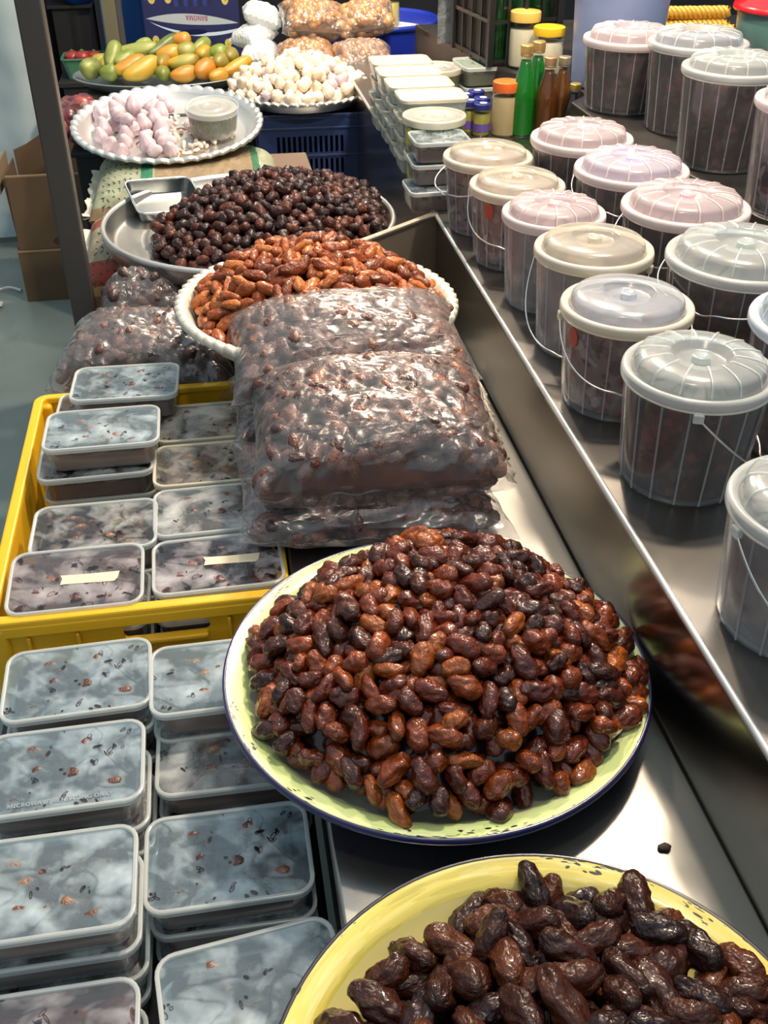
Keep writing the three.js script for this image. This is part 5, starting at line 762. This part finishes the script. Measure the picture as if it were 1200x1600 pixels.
  // loose grey film lying behind the salad boxes
  const g = new THREE.PlaneGeometry(0.16, 0.12, 40, 30); g.rotateX(-Math.PI / 2); displace(g, (p) => V(p.x, 0.02 + 0.035 * Math.max(0, 0.4 + fbm(p.x * 14, 2, p.z * 14, 3) * 2), p.z)); solo('crumpled_film', join([g, g.clone().translate(0, -0.0008, 0)]), sheet(C(0.6, 0.57, 0.52), 0.4, 0.3, { bumpMap: crinkle, bumpScale: 0.003 }), 'crumpled greyish plastic film behind the salad boxes', 'plastic film', [0.585, SH, -3.0]);
  const g2 = new THREE.PlaneGeometry(0.16, 0.2, 30, 30); displace(g2, (p) => V(p.x, p.y, 0.03 * fbm(p.x * 12, p.y * 9, 1, 3))); const pf = solo('plastic_wrap', join([g2, g2.clone().translate(0, 0, -0.0008)]), sheet(C(0.75, 0.8, 0.82), 0.85, 0.12, { bumpMap: crinkle, bumpScale: 0.004 }), 'shiny clear plastic wrap beside the black crate', 'plastic film', [0.735, 1.12, -3.12]); pf.rotation.y = 0.5;
}
{ // black bottle crate on the step, big blue tub, gold braids, red lid tub
  const c = thing('bottle_crate', 'tall black lattice crate with green glass inside, behind the jars', 'crate', [0.814, 1.02, -2.91], rad(8)); const m = std({ color: C(0.012, 0.012, 0.013), roughness: 0.4 }); const W = 0.19, D = 0.26, H = 0.32;
  for (const [x, z] of [[-1, -1], [1, -1], [-1, 1], [1, 1]]) part(c, 'corner_post', box(0.016, H, 0.016, (x * W) / 2, H / 2, (z * D) / 2, 0.002), m);
  for (const s of [-1, 1]) for (let i = 0; i < 4; i++) { part(c, 'side_rail', box(0.006, 0.008, D, (s * W) / 2, 0.01 + i * 0.095, 0), i ? std({ color: C(0.05, 0.05, 0.05), roughness: 0.25 }) : m); part(c, 'end_rail', box(W, 0.008, 0.006, 0, 0.01 + i * 0.095, (s * D) / 2), m); }
  for (const s of [-1, 1]) { for (let i = 1; i < 4; i++) part(c, 'side_bar', box(0.005, H, 0.007, (s * W) / 2, H / 2, -D / 2 + (i * D) / 4), m); part(c, 'side_web', box(0.002, H, D, s * (W / 2 - 0.006), H / 2, 0), std({ color: C(0.02, 0.022, 0.02), roughness: 0.5 })); for (let i = 1; i < 4; i++) part(c, 'end_bar', box(0.008, H, 0.005, -W / 2 + (i * W) / 4, H / 2, (s * D) / 2), m); }
  part(c, 'base', box(W, 0.006, D, 0, 0.003, 0), m);
  [[-0.058, 0.085], [0.0, 0.088], [0.058, 0.085], [-0.035, 0.025], [0.04, 0.02]].forEach(([x, z], i) => { const t = thing('crate_bottle', `dark green bottle in the black lattice crate, ${['at its aisle-side front corner', 'at the middle of its front', 'at its front beside the blue tub', 'behind on the aisle side', 'behind next to the blue tub'][i]}`, 'bottle', [0.814 + x * 0.99 + z * 0.139, 1.027, -2.91 - x * 0.139 + z * 0.99]); part(t, 'glass', lathe([[0, 0], [0.026, 0], [0.028, 0.004], [0.028, 0.15], [0.012, 0.2], [0.011, 0.25], [0, 0.25]], 28), phy({ color: C(0.004, 0.03, 0.008), roughness: 0.15, clearcoat: 0.5 })); part(t, 'cap', lathe([[0.0125, 0.24], [0.013, 0.258], [0, 0.26]], 20), std({ color: C(0.02, 0.05, 0.02), roughness: 0.4 })); });
  const b = thing('pale_blue_tub', 'big pale blue plastic tub standing behind the tall buckets', 'tub', [0.992, 1.02, -2.54]); const bm = phy({ color: C(0.26, 0.34, 0.58), roughness: 0.35, transmission: 0.15, thickness: 0, side: THREE.DoubleSide });
  const R = 0.115; part(b, 'wall', lathe([[0, 0], [R * 0.86, 0], [R * 0.88, 0.005], [R * 0.98, 0.235]], 64), bm); part(b, 'rim', lathe([[R * 0.97, 0.232], [R * 1.02, 0.233], [R * 1.04, 0.24], [R * 1.03, 0.252], [R * 0.98, 0.255], [R * 0.9, 0.253]], 64), pale(0.68, 0.74, 0.84, 0.3, 0.4), 'paler rolled rim'); part(b, 'lid', lathe([[R * 0.9, 0.253], [R * 0.7, 0.262], [0, 0.266]], 48), bm); part(b, 'bail_handle', tube(Array.from({ length: 15 }, (_, i) => { const t = (i / 14) * Math.PI; return [-R * Math.cos(t) * 0.2 - R * 1.04 + 0.01, 0.22 + 0.06 * (1 - Math.sin(t)) - 0.03, R * 0.3 * Math.cos(t) + 0.02]; }), 0.0013, 40, 6), wire);
  const gm = phy({ color: C(0.62, 0.38, 0.06), roughness: 0.4, metalness: 0.3, clearcoat: 0.4 });
  for (let k = 0; k < 4; k++) { const list = []; for (let s = 0; s < 3; s++) list.push(tube(Array.from({ length: 40 }, (_, i) => { const t = i / 39, a = t * 40 + (s * 6.283) / 3; return [t * 0.26 - 0.13, 0.011 * Math.cos(a), 0.011 * Math.sin(a)]; }), 0.0075, 130, 6)); const t = thing('golden_braid', ['golden braided snack stick, front one of the bundle', 'golden braided snack stick, middle one of the bundle', 'golden braided snack stick, rear one of the bundle', 'golden braided snack stick lying on top of the bundle'][k], 'snack', [1.345, [1.062, 1.066, 1.07, 1.1][k], [-2.93, -2.975, -3.02, -2.975][k]], rad(-14 + k * 3)); part(t, 'strand', list[0], gm); part(t, 'strand', list[1], gm); part(t, 'strand', list[2], gm); }
  const bs = thing('snack_tray', 'pale shallow tray under the golden braided sticks', 'tray', [1.345, 1.02, -2.975], rad(-10)); part(bs, 'dish', loft([rring(0.28, 0.16, 0.02, 0), rring(0.31, 0.19, 0.03, 0.03), rring(0.32, 0.2, 0.03, 0.03), rring(0.29, 0.17, 0.02, -0.003 + 0.003)], true), std({ color: C(0.4, 0.34, 0.22), roughness: 0.6, side: THREE.DoubleSide })); part(bs, 'base', box(0.26, 0.025, 0.14, 0, 0.014, 0, 0.004), std({ color: C(0.4, 0.34, 0.22), roughness: 0.6 }));
  const rt = thing('red_lid_tub', 'greenish tub with a glossy red domed lid beyond the golden sticks', 'tub', [1.50, 1.02, -2.70]); const rr = 0.125; part(rt, 'wall', lathe([[0, 0], [rr * 0.86, 0], [rr * 0.95, 0.13]], 56), sheet(C(0.16, 0.36, 0.36), 0.3, 0.3)); part(rt, 'lid', lathe([[rr * 0.96, 0.126], [rr * 1.04, 0.126], [rr * 1.06, 0.132], [rr * 1.03, 0.142], [rr * 0.9, 0.148], [rr * 0.8, 0.165], [rr * 0.6, 0.178], [rr * 0.3, 0.182], [0, 0.182]], 64), phy({ color: C(0.62, 0.012, 0.02), roughness: 0.25, clearcoat: 0.6 }), 'glossy red lid'); part(rt, 'contents', lathe([[0, 0.004], [rr * 0.83, 0.004], [rr * 0.9, 0.1], [0, 0.1]], 40), std({ color: C(0.1, 0.28, 0.27), roughness: 0.7 }));
}

// ------------------------------------------------------------------ aisle: cartons, white tarpaulin, cable
{
  const km = std({ color: C(0.115, 0.075, 0.042), roughness: 0.9, bumpMap: fineNoise, bumpScale: 0.0008 }), ke = std({ color: C(0.28, 0.2, 0.12), roughness: 0.9 }), hole = std({ color: C(0.01, 0.007, 0.008), roughness: 0.9 });
  const a = thing('cardboard_box', 'lower brown cardboard box on the aisle floor behind the steel post', 'carton', [-0.535, 0, -4.01]); const W = 0.42, D = 0.28, H = 0.205;
  const kFace = (w, h, hx, hy) => { const s = new THREE.Shape([[-w / 2, 0], [w / 2, 0], [w / 2, h], [-w / 2, h]].map(([x, y]) => new THREE.Vector2(x, y))); for (const x of hx) { const p = []; for (let i = 0; i < 20; i++) p.push(new THREE.Vector2(x + 0.024 * Math.cos(-(i / 20) * 6.283), hy + 0.019 * Math.sin(-(i / 20) * 6.283))); s.holes.push(new THREE.Path(p)); } return new THREE.ExtrudeGeometry(s, { depth: 0.005, bevelEnabled: false }); };
  part(a, 'front_panel', kFace(W, H, [0.005], 0.1).translate(0, 0, D / 2 - 0.005), km, 'front with a round hand hole'); for (const s of [-1, 1]) part(a, 'side_panel', box(0.005, H, D - 0.01, s * (W / 2 - 0.0025), H / 2, 0), km); part(a, 'back_panel', box(W, H, 0.005, 0, H / 2, -D / 2), km); part(a, 'top_edge', extr(ringShape(W + 0.004, D + 0.004, 0.002, 0.01), 0.008).translate(0, H - 0.009, 0), ke, 'pale worn top edge'); part(a, 'base', box(W - 0.02, 0.004, D - 0.02, 0, 0.002, 0), km);
  const b = thing('cardboard_box', 'upper open brown cardboard box with a torn flap, behind the steel post', 'carton', [-0.525, 0.207, -4.01]); const H2 = 0.27;
  part(b, 'front_panel', kFace(W * 1.0, H2, [-0.06, 0.15], 0.022).translate(0, 0, D / 2 - 0.005), km, 'front with round vent holes'); for (const s of [-1, 1]) part(b, 'side_panel', box(0.005, H2, D - 0.01, s * (W / 2 - 0.0025), H2 / 2, 0).rotateZ(-s * 0.04), km); const torn = new THREE.Shape([[-0.21, 0], [0.21, 0], [0.21, 0.3], [0.13, 0.31], [0.09, 0.28], [0.08, 0.33], [-0.1, 0.345], [-0.16, 0.31], [-0.21, 0.29]].map(([x, y]) => new THREE.Vector2(x, y))); part(b, 'back_panel', new THREE.ExtrudeGeometry(torn, { depth: 0.005, bevelEnabled: false }).translate(0, 0, -D / 2), km, 'torn back panel'); part(b, 'base', box(W - 0.02, 0.004, D - 0.02, 0, 0.003, 0), km);
  part(b, 'flap', box(0.005, 0.09, D - 0.02, -W / 2 - 0.03, H2 - 0.02, 0).rotateZ(0.0), ke, 'folded-down side flap'); part(b, 'top_edge', box(W, 0.006, 0.007, 0, H2, D / 2 - 0.003), ke);
  const g = new THREE.PlaneGeometry(1.5, 1.9, 90, 60); displace(g, (p) => { p.z += 0.04 * Math.sin(p.x * 11 + 0.7 * p.y) + 0.09 * fbm(p.x * 2.2, p.y * 1.6, 4, 4); return p; }); solo('white_tarpaulin', join([g, g.clone().translate(0, 0, -0.004)]), phy({ color: C(0.44, 0.55, 0.59), roughness: 0.5, side: THREE.DoubleSide, clearcoat: 0.15 }), 'creased pale blue-white tarpaulin hanging behind the cardboard boxes', 'tarpaulin', [-1.37, 0.98, -4.5]);
  solo('floor_cable', tube([[-1.4, 0.006, -3.85], [-1.1, 0.006, -3.93], [-0.94, 0.006, -3.92], [-0.88, 0.012, -3.97], [-0.83, 0.012, -4.0], [-0.78, 0.008, -3.97]], 0.0055, 60, 8), std({ color: C(0.65, 0.68, 0.66), roughness: 0.5 }), 'white cable lying on the floor beside the cardboard boxes', 'cable');
  const paper = solo('paper_scrap', displace(new THREE.BoxGeometry(0.05, 0.002, 0.04, 10, 1, 8), (p) => V(p.x, p.y + 0.006 + 0.01 * ns(p.x * 40, 1, p.z * 40), p.z)), std({ color: C(0.6, 0.62, 0.6), roughness: 0.8 }), 'small white paper scrap by the cable on the floor', 'scrap', [-0.86, 0.004, -3.84]);
  // red net bag and leafy greens beside the garlic
  const ng = [1, 2].map((s) => recolor(displace(new THREE.SphereGeometry(0.024, 12, 10), (p) => p.multiplyScalar(1 + 0.1 * ns(p.x * 50 + s, p.y * 50, p.z * 50))), () => [1, 1, 1])); ng.forEach((q) => q.deleteAttribute('uv'));
  bag('net_bag', 'red net bag of small onions between the steel post and the garlic tray', [-0.345, 0.855, -3.03], 0.14, 0.16, 0.11, 66, { film: sheet(C(0.22, 0.03, 0.03), 0.7, 0.5), geos: ng, tints: [C(0.2, 0.03, 0.03), C(0.3, 0.06, 0.05), C(0.08, 0.02, 0.03)], n: 50, inset: 0.022, p: 2.4, what: 'red onions in the net' });
  const ns2 = thing('dark_stand', 'dark stand under the red net bag', 'stand', [-0.33, 0, -3.05]); part(ns2, 'body', box(0.07, 0.79, 0.2, 0, 0.395, 0, 0.004), darkBox); part(ns2, 'top_board', box(0.09, 0.012, 0.22, 0, 0.795, 0, 0.002), darkBox);
  const chip = solo('date_crumb', displace(new THREE.SphereGeometry(0.006, 10, 8), (p) => V(p.x * 1.2, p.y * 0.5, p.z * (0.8 + 0.4 * ns(p.x * 300, 1, 2)))), std({ color: C(0.03, 0.018, 0.012), roughness: 0.7 }), 'tiny dark crumb lying on the bare steel worktop beside the trays', 'crumb', [0.372, 0.7625, -0.575]);
}

for (const o of scene.children) o.updateMatrixWorld(true);
renderer.render(scene, camera);
